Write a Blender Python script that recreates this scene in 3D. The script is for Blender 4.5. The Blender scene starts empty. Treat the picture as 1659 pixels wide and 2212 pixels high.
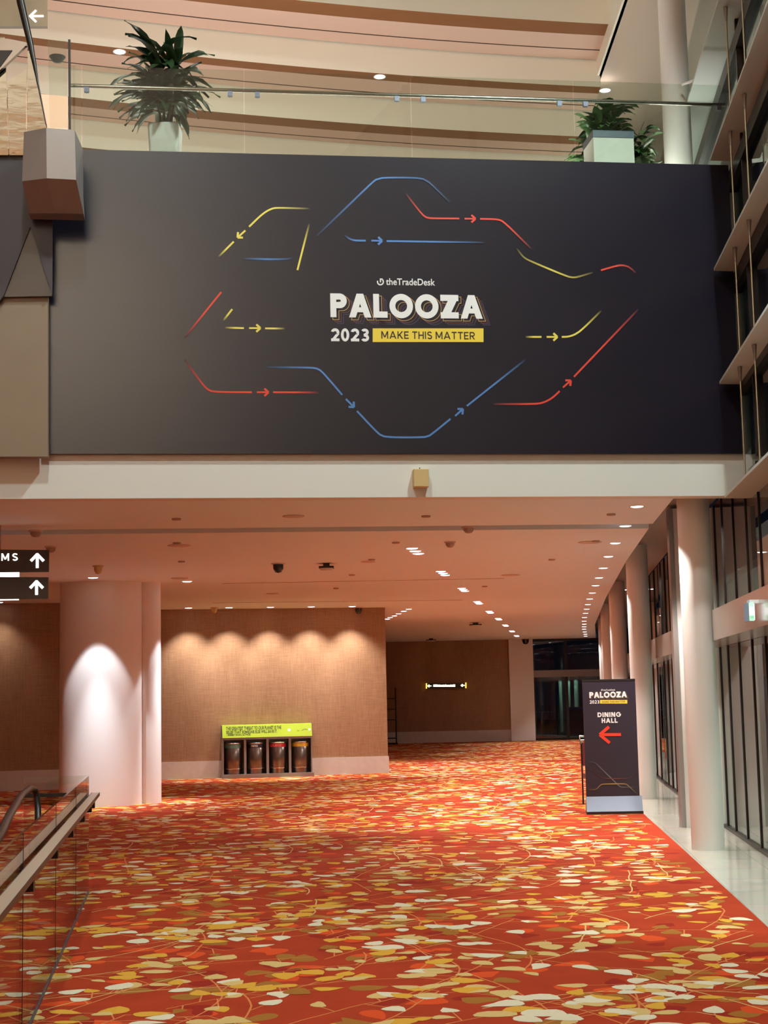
import bpy, math, random
from mathutils import Vector, Matrix

# ------------------------------------------------------------------ camera, world, exposure
F_PX, CX, CY, ROLL, EYE = 3323.0, 829.5, 1106.0, .021, 1.8
PITCH = math.atan((1506.6 - CY) * math.cos(ROLL) / F_PX)
SC = bpy.context.scene
COL = SC.collection
cam_data = bpy.data.cameras.new('camera')
cam = bpy.data.objects.new('camera', cam_data)
COL.objects.link(cam)
cam_data.sensor_fit = 'VERTICAL'
cam_data.sensor_height = 24.0
cam_data.lens = 24.0 * F_PX / 2212.0
cam_data.clip_end = 500
_r = Vector((1, 0, 0)); _u = Vector((0, -math.sin(PITCH), math.cos(PITCH))); _f = Vector((0, math.cos(PITCH), math.sin(PITCH)))
_x = math.cos(ROLL) * _r - math.sin(ROLL) * _u
_y = math.sin(ROLL) * _r + math.cos(ROLL) * _u
cam.matrix_world = Matrix(((_x.x, _y.x, -_f.x, 0), (_x.y, _y.y, -_f.y, 0), (_x.z, _y.z, -_f.z, EYE), (0, 0, 0, 1)))
SC.camera = cam
SC.view_settings.view_transform = 'Standard'
SC.view_settings.look = 'None'
SC.view_settings.gamma = 1.0
SC.view_settings.use_curve_mapping = False
SC.view_settings.exposure = 0.0
SC.cycles.diffuse_bounces = 8
SC.cycles.max_bounces = 16
SC.cycles.transparent_max_bounces = 24
SC.cycles.sample_clamp_indirect = 4.0
SC.cycles.caustics_reflective = False
SC.cycles.caustics_refractive = False
SC.cycles.use_denoising = True

world = bpy.data.worlds.new('night'); SC.world = world
world.use_nodes = True
world.node_tree.nodes['Background'].inputs[0].default_value = (.004, .005, .010, 1)
world.node_tree.nodes['Background'].inputs[1].default_value = 1.0

H = 3.97            # lower hall ceiling
WARM = (1.0, .88, .72); SOFT = (1.0, .95, .85); COOL = (.86, .92, 1.0); NEUT = (1.0, .97, .91); ATR = (.88, 1.0, .97)

def aim(o, d):
    o.rotation_euler = Vector(d).to_track_quat('-Z', 'Y').to_euler()

def area_light(name, loc, d, sx, sy, power, color):
    l = bpy.data.lights.new(name, 'AREA'); l.shape = 'RECTANGLE'; l.size = sx; l.size_y = sy
    l.energy = power; l.color = color
    o = bpy.data.objects.new(name, l); COL.objects.link(o); o.location = loc; aim(o, d)
    return o

P_RIGHT, P_TRIPLE, P_WASH, P_COLUMN, P_FAR = 350, 600, 400, 480, 280
def spot_light(name, loc, d, power, size, blend, color, r=.15):
    l = bpy.data.lights.new(name, 'SPOT'); l.energy = power; l.color = color
    l.spot_size = math.radians(size); l.spot_blend = blend; l.shadow_soft_size = r
    o = bpy.data.objects.new(name, l); COL.objects.link(o); o.location = loc; aim(o, d)
    return o
# atrium lamps high above the open floor; added fills on rear wall, baffles, gallery
spot_light('atrium_spot', (3.3, 12.2, 13.2), (-.50, .42, -1), 2700, 100, .6, ATR, .3)
spot_light('atrium_spot', (-2.0, 8.5, 13.4), (.05, .30, -1), 1600, 100, .6, ATR, .3)
spot_light('atrium_spot', (1.0, 5.0, 13.4), (0, .1, -1), 2500, 90, .8, ATR, .3)
spot_light('atrium_spot', (1.2, 10.5, 13.4), (.17, .25, -1), 5200, 28, .7, ATR, .2)  # narrow spot added to brighten the marble border
area_light('baffle_fill', (-5.5, 2.5, 11.0), (.2, 0, 1), .5, 9, 260, SOFT)  # unseen light added so the baffles reflect in the gallery glass
area_light('gallery_fill', (5.0, 22.5, 7.8), (-.1, 0.1, 1), .5, 8, 460, NEUT)  # unseen area light added to brighten the taupe soffit
spot_light('rear_wall_fill', (-5.0, -3.2, 13.3), (.1, -1, -.9), 8800, 110, .8, SOFT, .3)  # pair added to brighten the rear wall for the banner's sheen
spot_light('rear_wall_fill', (-1.5, -3.2, 13.3), (-.1, -1, -.9), 8800, 110, .8, SOFT, .3)
area_light('gallery_fill', (-.5, 18.6, 7.75), (0, .25, 1), 9, .5, 430, NEUT)  # hidden area light added to light the stepped ceiling

# ------------------------------------------------------------------ camera geometry: a pixel of the photo onto a real plane
def ray(px, py):
    a = (px - CX) / F_PX; b = -(py - CY) / F_PX
    u = a * math.cos(ROLL) + b * math.sin(ROLL); v = -a * math.sin(ROLL) + b * math.cos(ROLL)
    return u, math.cos(PITCH) - v * math.sin(PITCH), math.sin(PITCH) + v * math.cos(PITCH)
def onz(px, py, z=0.0):
    d = ray(px, py); t = (z - EYE) / d[2]
    return Vector((d[0] * t, d[1] * t, z))
def ony(px, py, Y):
    d = ray(px, py); t = Y / d[1]
    return Vector((d[0] * t, Y, EYE + d[2] * t))
class Plane:
    """vertical plane through (x0, y0), running along slope dy/dx; off > 0 comes towards the viewer"""
    def __init__(s, x0, y0, m):
        s.x0, s.y0, s.m = x0, y0, m
        k = math.hypot(1, m); s.d = Vector((1 / k, m / k, 0)); s.n = Vector((m / k, -1 / k, 0))
    def shifted(s, off):
        return Plane(s.x0 + s.n.x * off, s.y0 + s.n.y * off, s.m)
    def at(s, a, off, z):
        return Vector((s.x0, s.y0, 0)) + s.d * a + s.n * off + Vector((0, 0, z))
    def px(s, px, py):
        d = ray(px, py); t = (s.y0 - s.m * s.x0) / (d[1] - s.m * d[0])
        return ((d[0] * t - s.x0) * s.d.x + (d[1] * t - s.y0) * s.d.y, EYE + d[2] * t)

def lerp_curve(pts, y):
    if y <= pts[0][0]:
        (a, b), (c, d) = pts[0], pts[1]
    elif y >= pts[-1][0]:
        (a, b), (c, d) = pts[-2], pts[-1]
    else:
        for i in range(len(pts) - 1):
            if pts[i][0] <= y <= pts[i + 1][0]:
                (a, b), (c, d) = pts[i], pts[i + 1]; break
    return b + (d - b) * (y - a) / (c - a)
EDGE = [(-6, 1.45), (12.03, 2.86), (17.86, 3.34), (22.67, 3.72), (26.3, 4.02), (35, 4.85), (49, 6.45), (61, 8.05), (70, 9.4)]
CEDGE = [(16.9, 3.25), (20.5, 3.54), (25.4, 4.0), (35.2, 5.04), (49.4, 6.68), (61.2, 8.3), (70, 9.7)]
GLASS = [(-6, 2.0), (17.13, 4.12), (20.52, 4.43), (26.74, 5.0), (31.2, 5.47), (42, 6.7), (52, 8.0), (62, 9.4), (70, 10.6)]
edge_x = lambda y: lerp_curve(EDGE, y)
cedge_x = lambda y: lerp_curve(CEDGE, y)
glass_x = lambda y: lerp_curve(GLASS, y)

# ------------------------------------------------------------------ materials
def srgb(r, g, b):
    f = lambda c: (c / 255 / 12.92) if c / 255 <= .04045 else ((c / 255 + .055) / 1.055) ** 2.4
    return (f(r), f(g), f(b), 1.0)
def new_mat(name):
    m = bpy.data.materials.new(name); m.use_nodes = True
    return m, m.node_tree.nodes, m.node_tree.links, m.node_tree.nodes['Principled BSDF']
def plain(name, col, rough=.6, metal=0.0, spec=.5, noise=0.0, scale=20.0, bump=0.0, stretch=None, coat=0.0):
    m, N, L, B = new_mat(name)
    B.inputs['Base Color'].default_value = col
    B.inputs['Roughness'].default_value = rough
    B.inputs['Metallic'].default_value = metal
    B.inputs['Specular IOR Level'].default_value = spec
    B.inputs['Coat Weight'].default_value = coat
    if noise or bump:
        tc = N.new('ShaderNodeTexCoord'); mp = N.new('ShaderNodeMapping'); nz = N.new('ShaderNodeTexNoise')
        L.new(tc.outputs['Object'], mp.inputs[0]); L.new(mp.outputs[0], nz.inputs['Vector'])
        if stretch: mp.inputs['Scale'].default_value = stretch
        nz.inputs['Scale'].default_value = scale; nz.inputs['Detail'].default_value = 5
        if noise:
            mx = N.new('ShaderNodeMix'); mx.data_type = 'RGBA'
            mx.inputs[6].default_value = tuple(c * (1 - noise) for c in col[:3]) + (1,)
            mx.inputs[7].default_value = tuple(min(1, c * (1 + noise)) for c in col[:3]) + (1,)
            L.new(nz.outputs['Fac'], mx.inputs[0]); L.new(mx.outputs[2], B.inputs['Base Color'])
        if bump:
            bp = N.new('ShaderNodeBump'); bp.inputs['Strength'].default_value = bump; bp.inputs['Distance'].default_value = .02
            L.new(nz.outputs['Fac'], bp.inputs['Height']); L.new(bp.outputs[0], B.inputs['Normal'])
    return m
def emit(name, col, strength):
    m, N, L, B = new_mat(name)
    B.inputs['Base Color'].default_value = (.8, .8, .8, 1)
    B.inputs['Emission Color'].default_value = col
    B.inputs['Emission Strength'].default_value = strength
    return m
def glass(name, tint=(.9, .95, .92, 1), base=.04, rough=0.0):
    m, N, L, B = new_mat(name)
    N.remove(B)
    out = N['Material Output']
    tr = N.new('ShaderNodeBsdfTransparent'); tr.inputs[0].default_value = tint
    gl = N.new('ShaderNodeBsdfGlossy'); gl.inputs['Roughness'].default_value = rough
    lw = N.new('ShaderNodeLayerWeight'); lw.inputs['Blend'].default_value = .5
    pw = N.new('ShaderNodeMath'); pw.operation = 'POWER'; pw.inputs[1].default_value = 5
    ma = N.new('ShaderNodeMath'); ma.operation = 'MULTIPLY_ADD'; ma.inputs[1].default_value = 1 - base; ma.inputs[2].default_value = base
    mx = N.new('ShaderNodeMixShader')
    L.new(lw.outputs['Facing'], pw.inputs[0]); L.new(pw.outputs[0], ma.inputs[0]); L.new(ma.outputs[0], mx.inputs[0])
    L.new(tr.outputs[0], mx.inputs[1]); L.new(gl.outputs[0], mx.inputs[2]); L.new(mx.outputs[0], out.inputs[0])
    return m

M = {}
M['carpet'] = plain('carpet_red', srgb(160, 55, 30), .95, spec=.1, noise=.22, scale=3, bump=.15)
for n, c in dict(cream=(212, 198, 170), tan=(202, 168, 108), gold=(206, 152, 56), orange=(204, 74, 34), deep=(142, 40, 28), olive=(152, 98, 42), vine=(202, 120, 70)).items():
    M['leaf_' + n] = plain('carpet_leaf_' + n, srgb(*c), .95, spec=.1, noise=.12, scale=60)
def marble():
    m, N, L, B = new_mat('cream_marble_tiles')
    tc = N.new('ShaderNodeTexCoord'); br = N.new('ShaderNodeTexBrick'); nz = N.new('ShaderNodeTexNoise')
    mp = N.new('ShaderNodeMapping'); mp.inputs['Rotation'].default_value = (0, 0, math.radians(-85))
    L.new(tc.outputs['Object'], mp.inputs[0]); L.new(mp.outputs[0], br.inputs['Vector']); L.new(mp.outputs[0], nz.inputs['Vector'])
    br.inputs['Scale'].default_value = 1.0; br.inputs['Brick Width'].default_value = .9; br.inputs['Row Height'].default_value = .6
    br.inputs['Mortar Size'].default_value = .003; br.offset = 0
    br.inputs['Color1'].default_value = srgb(214, 206, 192); br.inputs['Color2'].default_value = srgb(206, 198, 184); br.inputs['Mortar'].default_value = srgb(170, 162, 150)
    nz.inputs['Scale'].default_value = 4; nz.inputs['Detail'].default_value = 8
    mx = N.new('ShaderNodeMix'); mx.data_type = 'RGBA'; mx.blend_type = 'MULTIPLY'; mx.inputs[0].default_value = .25
    L.new(br.outputs['Color'], mx.inputs[6]); L.new(nz.outputs['Color'], mx.inputs[7]); L.new(mx.outputs[2], B.inputs['Base Color'])
    B.inputs['Roughness'].default_value = .12
    return m
M['marble'] = marble()
M['skirting'] = plain('pale_skirting_stone', srgb(206, 196, 188), .5, noise=.1, scale=8)
def weave():
    m, N, L, B = new_mat('brown_woven_wallcovering')
    tc = N.new('ShaderNodeTexCoord')
    def nz(sc, st):
        mp = N.new('ShaderNodeMapping'); mp.inputs['Scale'].default_value = st; n = N.new('ShaderNodeTexNoise')
        n.inputs['Scale'].default_value = sc; n.inputs['Detail'].default_value = 4
        L.new(tc.outputs['Object'], mp.inputs[0]); L.new(mp.outputs[0], n.inputs['Vector']); return n
    a, b, c = nz(4, (1, 1, 14)), nz(5, (9, 9, .6)), nz(1.2, (1, 1, .2))
    ad = N.new('ShaderNodeMath'); ad.operation = 'ADD'; L.new(a.outputs['Fac'], ad.inputs[0]); L.new(b.outputs['Fac'], ad.inputs[1])
    ad2 = N.new('ShaderNodeMath'); ad2.operation = 'ADD'; L.new(ad.outputs[0], ad2.inputs[0]); L.new(c.outputs['Fac'], ad2.inputs[1])
    rp = N.new('ShaderNodeValToRGB'); rp.color_ramp.elements[0].position = .36; rp.color_ramp.elements[1].position = .64
    dv = N.new('ShaderNodeMath'); dv.operation = 'DIVIDE'; dv.inputs[1].default_value = 3; L.new(ad2.outputs[0], dv.inputs[0]); L.new(dv.outputs[0], rp.inputs[0])
    rp.color_ramp.elements[0].color = srgb(140, 103, 76); rp.color_ramp.elements[1].color = srgb(172, 135, 104)
    L.new(rp.outputs[0], B.inputs['Base Color']); B.inputs['Roughness'].default_value = .55
    B.inputs['Specular IOR Level'].default_value = .3
    return m
M['weave'] = weave()
M['paint'] = plain('white_ceiling_paint', srgb(240, 249, 252), .8, noise=.01, scale=2)
M['slot'] = plain('grey_slot_lining', srgb(120, 108, 98), .7)
M['column'] = plain('white_column_paint', srgb(236, 230, 224), .55)
M['fascia'] = plain('cream_fascia_paint', srgb(232, 234, 226), .6, noise=.02, scale=1.5)
M['cream'] = plain('cream_bulkhead', srgb(232, 224, 206), .6)
M['wood'] = plain('brown_timber_soffit', srgb(130, 80, 42), .5, noise=.15, scale=6, stretch=(.3, 4, 1))
M['soffit'] = plain('soffit_pink_bounce', srgb(208, 174, 156), .7)  # white soffit with pink bounce light put into its colour
M['taupe'] = plain('taupe_soffit_paint', srgb(190, 168, 150), .6)
M['groove'] = plain('dark_groove', srgb(84, 60, 46), .8)
def vinyl():
    m, N, L, B = new_mat('navy_banner_vinyl')
    tc = N.new('ShaderNodeTexCoord'); sp = N.new('ShaderNodeSeparateXYZ'); L.new(tc.outputs['Object'], sp.inputs[0])
    def seam(sock, period, shift):
        a = N.new('ShaderNodeMath'); a.operation = 'ADD'; a.inputs[1].default_value = 50 * period + shift; L.new(sock, a.inputs[0])
        md = N.new('ShaderNodeMath'); md.operation = 'MODULO'; md.inputs[1].default_value = period; L.new(a.outputs[0], md.inputs[0])
        lt = N.new('ShaderNodeMath'); lt.operation = 'LESS_THAN'; lt.inputs[1].default_value = .006; L.new(md.outputs[0], lt.inputs[0]); return lt
    s1, s2 = seam(sp.outputs['X'], 1.18, 0.02), seam(sp.outputs['Z'], 1.06, .12)
    mxm = N.new('ShaderNodeMath'); mxm.operation = 'MAXIMUM'; L.new(s1.outputs[0], mxm.inputs[0]); L.new(s2.outputs[0], mxm.inputs[1])
    mx = N.new('ShaderNodeMix'); mx.data_type = 'RGBA'; L.new(mxm.outputs[0], mx.inputs[0])
    mx.inputs[6].default_value = srgb(21, 19, 33); mx.inputs[7].default_value = srgb(16, 14, 26)
    L.new(mx.outputs[2], B.inputs['Base Color'])
    B.inputs['Roughness'].default_value = .32; B.inputs['Specular IOR Level'].default_value = .6
    return m
M['vinyl'] = vinyl()
M['vinyl_plain'] = plain('navy_wrap_vinyl', srgb(46, 40, 52), .5)
M['standvinyl'] = plain('navy_stand_vinyl', srgb(36, 27, 44), .5)
def ink():
    m, N, L, B = new_mat('printed_ink')
    a = N.new('ShaderNodeVertexColor'); a.layer_name = 'print'
    L.new(a.outputs['Color'], B.inputs['Base Color']); B.inputs['Roughness'].default_value = .5
    return m
M['ink'] = ink()
M['white_ink'] = plain('white_print', srgb(240, 240, 238), .5)
M['yellow_ink'] = plain('yellow_print', srgb(240, 212, 72), .5)
M['dark_ink'] = plain('dark_print', srgb(42, 26, 32), .6)
M['red_ink'] = plain('red_print', srgb(228, 62, 36), .5)
M['outline_y'] = plain('yellow_outline_print', srgb(196, 160, 92), .5)
M['outline_r'] = plain('red_outline_print', srgb(112, 60, 66), .5)
M['outline_b'] = plain('blue_outline_print', srgb(70, 64, 96), .5)
M['alu'] = plain('brushed_aluminium', srgb(112, 119, 132), .45, metal=.8, noise=.05, scale=40)
M['steel'] = plain('stainless_steel', srgb(198, 192, 186), .18, metal=1.0)
M['railtop'] = plain('pale_satin_rail', srgb(236, 220, 200), .3, metal=.6)
M['wavysteel'] = plain('polished_wavy_steel', srgb(206, 204, 192), .05, metal=1.0, bump=.35, scale=2.2, stretch=(1, 1, 2.2))
M['canister'] = plain('bin_dark_steel', srgb(120, 108, 102), .28, metal=.9, noise=.25, scale=9, stretch=(6, 6, .02))
M['black'] = plain('black_rubber', srgb(30, 24, 24), .35)
M['blackm'] = plain('black_plastic', srgb(24, 20, 20), .5)
M['darkframe'] = plain('dark_bronze_frame', srgb(44, 38, 36), .4, metal=.4)
M['greyframe'] = plain('grey_metal_frame', srgb(150, 142, 138), .4, metal=.3)
M['header'] = plain('satin_steel_header', srgb(206, 190, 180), .22, metal=.75, bump=.08, scale=1.5)
M['finmetal'] = plain('pale_metal_shelf', srgb(206, 214, 206), .5)
M['rod'] = plain('rod_steel', srgb(200, 190, 165), .3, metal=.9)
M['brass'] = plain('tan_speaker_cover', srgb(212, 186, 128), .6)
M['signbrown'] = plain('dark_brown_sign_face', srgb(62, 50, 42), .4)
M['signtaupe'] = plain('taupe_sign_face', srgb(178, 160, 134), .4)
M['lime'] = plain('lime_green_panel', srgb(168, 192, 48), .45)
M['binframe'] = plain('bin_grey_steel', srgb(150, 148, 148), .4, metal=.25)
M['planter'] = plain('pale_planter', srgb(232, 232, 226), .45, noise=.06, scale=6)
M['soil'] = plain('dark_soil', srgb(50, 38, 30), .9)
M['leafgreen'] = plain('glossy_dark_leaf', srgb(40, 66, 36), .35, noise=.35, scale=7)
M['leafgreen2'] = plain('mid_green_leaf', srgb(64, 100, 54), .35, noise=.35, scale=7)
M['stem'] = plain('plant_stem', srgb(70, 66, 40), .7)
M['glass'] = glass('clear_glass', (.90, .94, .90, 1), .05)
M['nightglass'] = glass('dark_window_glass', (.55, .62, .60, 1), .09)
M['glassedge'] = plain('green_glass_edge', srgb(150, 170, 158), .1)
M['lens'] = emit('downlight_lens', (.95, .98, 1, 1), 9.0)
M['lens_warm'] = emit('lit_sign_white', (1, .98, .92, 1), 2.2)
M['exit_green'] = emit('exit_green', srgb(20, 190, 130), 1.1)
M['exit_white'] = emit('exit_white', (.8, .95, 1, 1), 1.6)
M['sign_yellow'] = emit('lit_yellow_edge', srgb(255, 220, 90), 1.6)
M['sign_text'] = emit('lit_sign_text', srgb(250, 255, 220), 2.0)
M['trim'] = plain('white_lamp_trim', srgb(225, 220, 214), .5)
M['dome'] = plain('smoked_dome', srgb(40, 34, 32), .15)
M['detector'] = plain('beige_detector', srgb(168, 138, 122), .6)
M['sprink'] = plain('ceiling_disc', srgb(206, 178, 162), .6)
M['orangelit'] = emit('amber_backlit_panel', srgb(250, 160, 80), .75)
M['bluebox'] = plain('dark_blue_panel', srgb(30, 62, 110), .6)
M['night_pillar'] = plain('outside_pillar', srgb(170, 190, 175), .7)
M['seat_red'] = plain('red_cushion', srgb(110, 34, 34), .8)
M['ground'] = plain('outside_paving', srgb(70, 70, 74), .8)
BLUE, RED, YEL = srgb(84, 132, 196), srgb(226, 74, 56), srgb(238, 222, 96)
NAVY = srgb(21, 19, 33)

# ------------------------------------------------------------------ mesh helpers
def wloc(o):
    v = Vector((0, 0, 0))
    while o is not None:
        v += Vector(o.location); o = o.parent
    return v
class MB:
    def __init__(s): s.v, s.f, s.m, s.c, s.sm = [], [], [], None, []
    def add(s, verts, faces, mi=0, smooth=False, cols=None):
        k = len(s.v); s.v += [Vector(p) for p in verts]
        s.f += [tuple(i + k for i in f) for f in faces]; s.m += [mi] * len(faces); s.sm += [smooth] * len(faces)
        if cols is not None:
            if s.c is None: s.c = []
            s.c += cols
        return s
    def box(s, a, b, mi=0):
        (x0, y0, z0), (x1, y1, z1) = a, b
        return s.add([(x0, y0, z0), (x1, y0, z0), (x1, y1, z0), (x0, y1, z0), (x0, y0, z1), (x1, y0, z1), (x1, y1, z1), (x0, y1, z1)],
                     [(0, 3, 2, 1), (4, 5, 6, 7), (0, 1, 5, 4), (1, 2, 6, 5), (2, 3, 7, 6), (3, 0, 4, 7)], mi)
    def pbox(s, P, a0, a1, o0, o1, z0, z1, mi=0):
        c = [P.at(a, o, z) for z in (z0, z1) for a, o in ((a0, o1), (a1, o1), (a1, o0), (a0, o0))]
        return s.add(c, [(0, 3, 2, 1), (4, 5, 6, 7), (0, 1, 5, 4), (1, 2, 6, 5), (2, 3, 7, 6), (3, 0, 4, 7)], mi)
    def hexa(s, c, mi=0):
        return s.add(c, [(0, 3, 2, 1), (4, 5, 6, 7), (0, 1, 5, 4), (1, 2, 6, 5), (2, 3, 7, 6), (3, 0, 4, 7)], mi)
    def prism(s, bot, top, mi=0, smooth=False):
        n = len(bot)
        s.add(list(bot) + list(top), [tuple(range(n - 1, -1, -1)), tuple(range(n, 2 * n))], mi)
        k = len(s.v) - 2 * n
        for i in range(n):
            j = (i + 1) % n
            s.f.append((k + i, k + j, k + n + j, k + n + i)); s.m.append(mi); s.sm.append(smooth)
        return s
    def ppoly(s, P, pts, o0, o1, mi=0):       # polygon in the plane, thickness o0..o1
        return s.prism([P.at(a, o1, z) for a, z in pts], [P.at(a, o0, z) for a, z in pts], mi)
    def tube(s, pts, rad, n=10, mi=0, caps=True):
        pts = [Vector(p) for p in pts]; rings = []
        rr = rad if isinstance(rad, (list, tuple)) else [rad] * len(pts)
        up = None; V = []; Fc = []
        for i, p in enumerate(pts):
            t = (pts[min(i + 1, len(pts) - 1)] - pts[max(i - 1, 0)]).normalized()
            if up is None: up = Vector((0, 0, 1)) if abs(t.z) < .9 else Vector((1, 0, 0))
            a = t.cross(up).normalized(); b = a.cross(t).normalized(); up = b
            V += [p + (a * math.cos(2 * math.pi * k / n) + b * math.sin(2 * math.pi * k / n)) * rr[i] for k in range(n)]
        for i in range(len(pts) - 1):
            for k in range(n):
                k2 = (k + 1) % n
                Fc.append((i * n + k, i * n + k2, (i + 1) * n + k2, (i + 1) * n + k))
        s.add(V, Fc, mi, True)
        if caps:
            s.add(V[:n], [tuple(range(n - 1, -1, -1))], mi); s.add(V[-n:], [tuple(range(n))], mi)
        return s
    def lathe(s, prof, c=(0, 0, 0), n=24, mi=0, sx=1.0, sy=1.0, caps=True):
        V = []; Fc = []
        for r, z in prof:
            V += [(c[0] + r * sx * math.cos(2 * math.pi * k / n), c[1] + r * sy * math.sin(2 * math.pi * k / n), c[2] + z) for k in range(n)]
        for i in range(len(prof) - 1):
            for k in range(n):
                k2 = (k + 1) % n; Fc.append((i * n + k, i * n + k2, (i + 1) * n + k2, (i + 1) * n + k))
        s.add(V, Fc, mi, True)
        if caps:
            s.add(V[:n], [tuple(range(n - 1, -1, -1))], mi); s.add(V[-n:], [tuple(range(n))], mi)
        return s
    def ribbon(s, P, pts, w, o0, o1, cols=None, mi=0):
        n = len(pts); L = []; R = []
        for i in range(n):
            a, b = pts[max(i - 1, 0)], pts[min(i + 1, n - 1)]
            dx, dz = b[0] - a[0], b[1] - a[1]; k = math.hypot(dx, dz) or 1
            L.append((pts[i][0] - dz / k * w / 2, pts[i][1] + dx / k * w / 2)); R.append((pts[i][0] + dz / k * w / 2, pts[i][1] - dx / k * w / 2))
        V = []; C = []
        for i in range(n):
            V += [P.at(L[i][0], o1, L[i][1]), P.at(R[i][0], o1, R[i][1]), P.at(R[i][0], o0, R[i][1]), P.at(L[i][0], o0, L[i][1])]
            if cols: C += [cols[i]] * 4
        Fc = []
        for i in range(n - 1):
            for k in range(4):
                k2 = (k + 1) % 4; Fc.append((4 * i + k, 4 * i + 4 + k, 4 * i + 4 + k2, 4 * i + k2))
        Fc += [(0, 1, 2, 3), (4 * n - 1, 4 * n - 2, 4 * n - 3, 4 * n - 4)]
        return s.add(V, Fc, mi, False, C if cols else None)
    def build(s, name, mats, parent=None, local=False):
        me = bpy.data.meshes.new(name)
        off = Vector((0, 0, 0)) if local or parent is None else wloc(parent)
        me.from_pydata([tuple(p - off) for p in s.v], [], s.f)
        for m in (mats if isinstance(mats, (list, tuple)) else [mats]): me.materials.append(m)
        me.polygons.foreach_set('material_index', s.m)
        me.polygons.foreach_set('use_smooth', s.sm)
        if s.c is not None:
            a = me.color_attributes.new('print', 'FLOAT_COLOR', 'POINT')
            a.data.foreach_set('color', [x for c in s.c for x in c])
        me.update()
        o = bpy.data.objects.new(name, me); COL.objects.link(o)
        if parent is not None: o.parent = parent
        return o
def tag(o, label, cat, group=None, kind=None):
    o['label'] = label; o['category'] = cat
    if group: o['group'] = group
    if kind: o['kind'] = kind
    return o
def thing(name, label, cat, loc=(0, 0, 0), group=None, kind=None):
    o = bpy.data.objects.new(name, None); COL.objects.link(o); o.location = loc; o.empty_display_size = .1
    return tag(o, label, cat, group, kind)
def copy_tree(o, parent=None):
    c = o.copy(); COL.objects.link(c)
    if parent is not None: c.parent = parent
    for ch in list(o.children): copy_tree(ch, c)
    return c
ORD = ['first', 'second', 'third', 'fourth', 'fifth', 'sixth', 'seventh', 'eighth', 'ninth', 'tenth', 'eleventh', 'twelfth', 'thirteenth', 'fourteenth', 'fifteenth', 'sixteenth', 'seventeenth', 'eighteenth', 'nineteenth', 'twentieth', 'twenty-first', 'twenty-second']

_tc = {}
def text_geo(txt, bold=0.0, outline=0.0):
    key = (txt, bold, outline)
    if key in _tc: return _tc[key]
    cu = bpy.data.curves.new('t', 'FONT'); cu.body = txt; cu.offset = bold; cu.resolution_u = 4
    if outline:
        cu.fill_mode = 'NONE'; cu.bevel_depth = outline; cu.bevel_resolution = 0
    else:
        cu.extrude = .02
    o = bpy.data.objects.new('t', cu); COL.objects.link(o)
    bpy.context.view_layer.update()
    dg = bpy.context.evaluated_depsgraph_get()
    me = bpy.data.meshes.new_from_object(o.evaluated_get(dg))
    V = [tuple(v.co) for v in me.vertices]; Fc = [tuple(p.vertices) for p in me.polygons]
    COL.objects.unlink(o); bpy.data.objects.remove(o); bpy.data.curves.remove(cu); bpy.data.meshes.remove(me)
    x0, x1 = min(v[0] for v in V), max(v[0] for v in V); y0, y1 = min(v[1] for v in V), max(v[1] for v in V)
    z0, z1 = min(v[2] for v in V), max(v[2] for v in V)
    _tc[key] = ([((x - x0) / (x1 - x0), (y - y0) / (y1 - y0), (z - z0) / ((z1 - z0) or 1)) for x, y, z in V], Fc)
    return _tc[key]
def put_text(mb, P, txt, q, o0, o1, bold=0.0, outline=0.0, mi=0, shift=(0, 0)):
    """q = four photo corners tl, tr, bl, br of the lettering, or two corners"""
    (x0, y0), (x1, y1) = q
    tl, tr, bl, br = P.px(x0, y0), P.px(x1, y0), P.px(x0, y1), P.px(x1, y1)
    a0, a1 = (tl[0] + bl[0]) / 2 + shift[0], (tr[0] + br[0]) / 2 + shift[0]; z0, z1 = (bl[1] + br[1]) / 2 + shift[1], (tl[1] + tr[1]) / 2 + shift[1]
    V, Fc = text_geo(txt, bold, outline)
    mb.add([P.at(a0 + (a1 - a0) * x, o0 + (o1 - o0) * z, z0 + (z1 - z0) * y) for x, y, z in V], Fc, mi)
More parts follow.
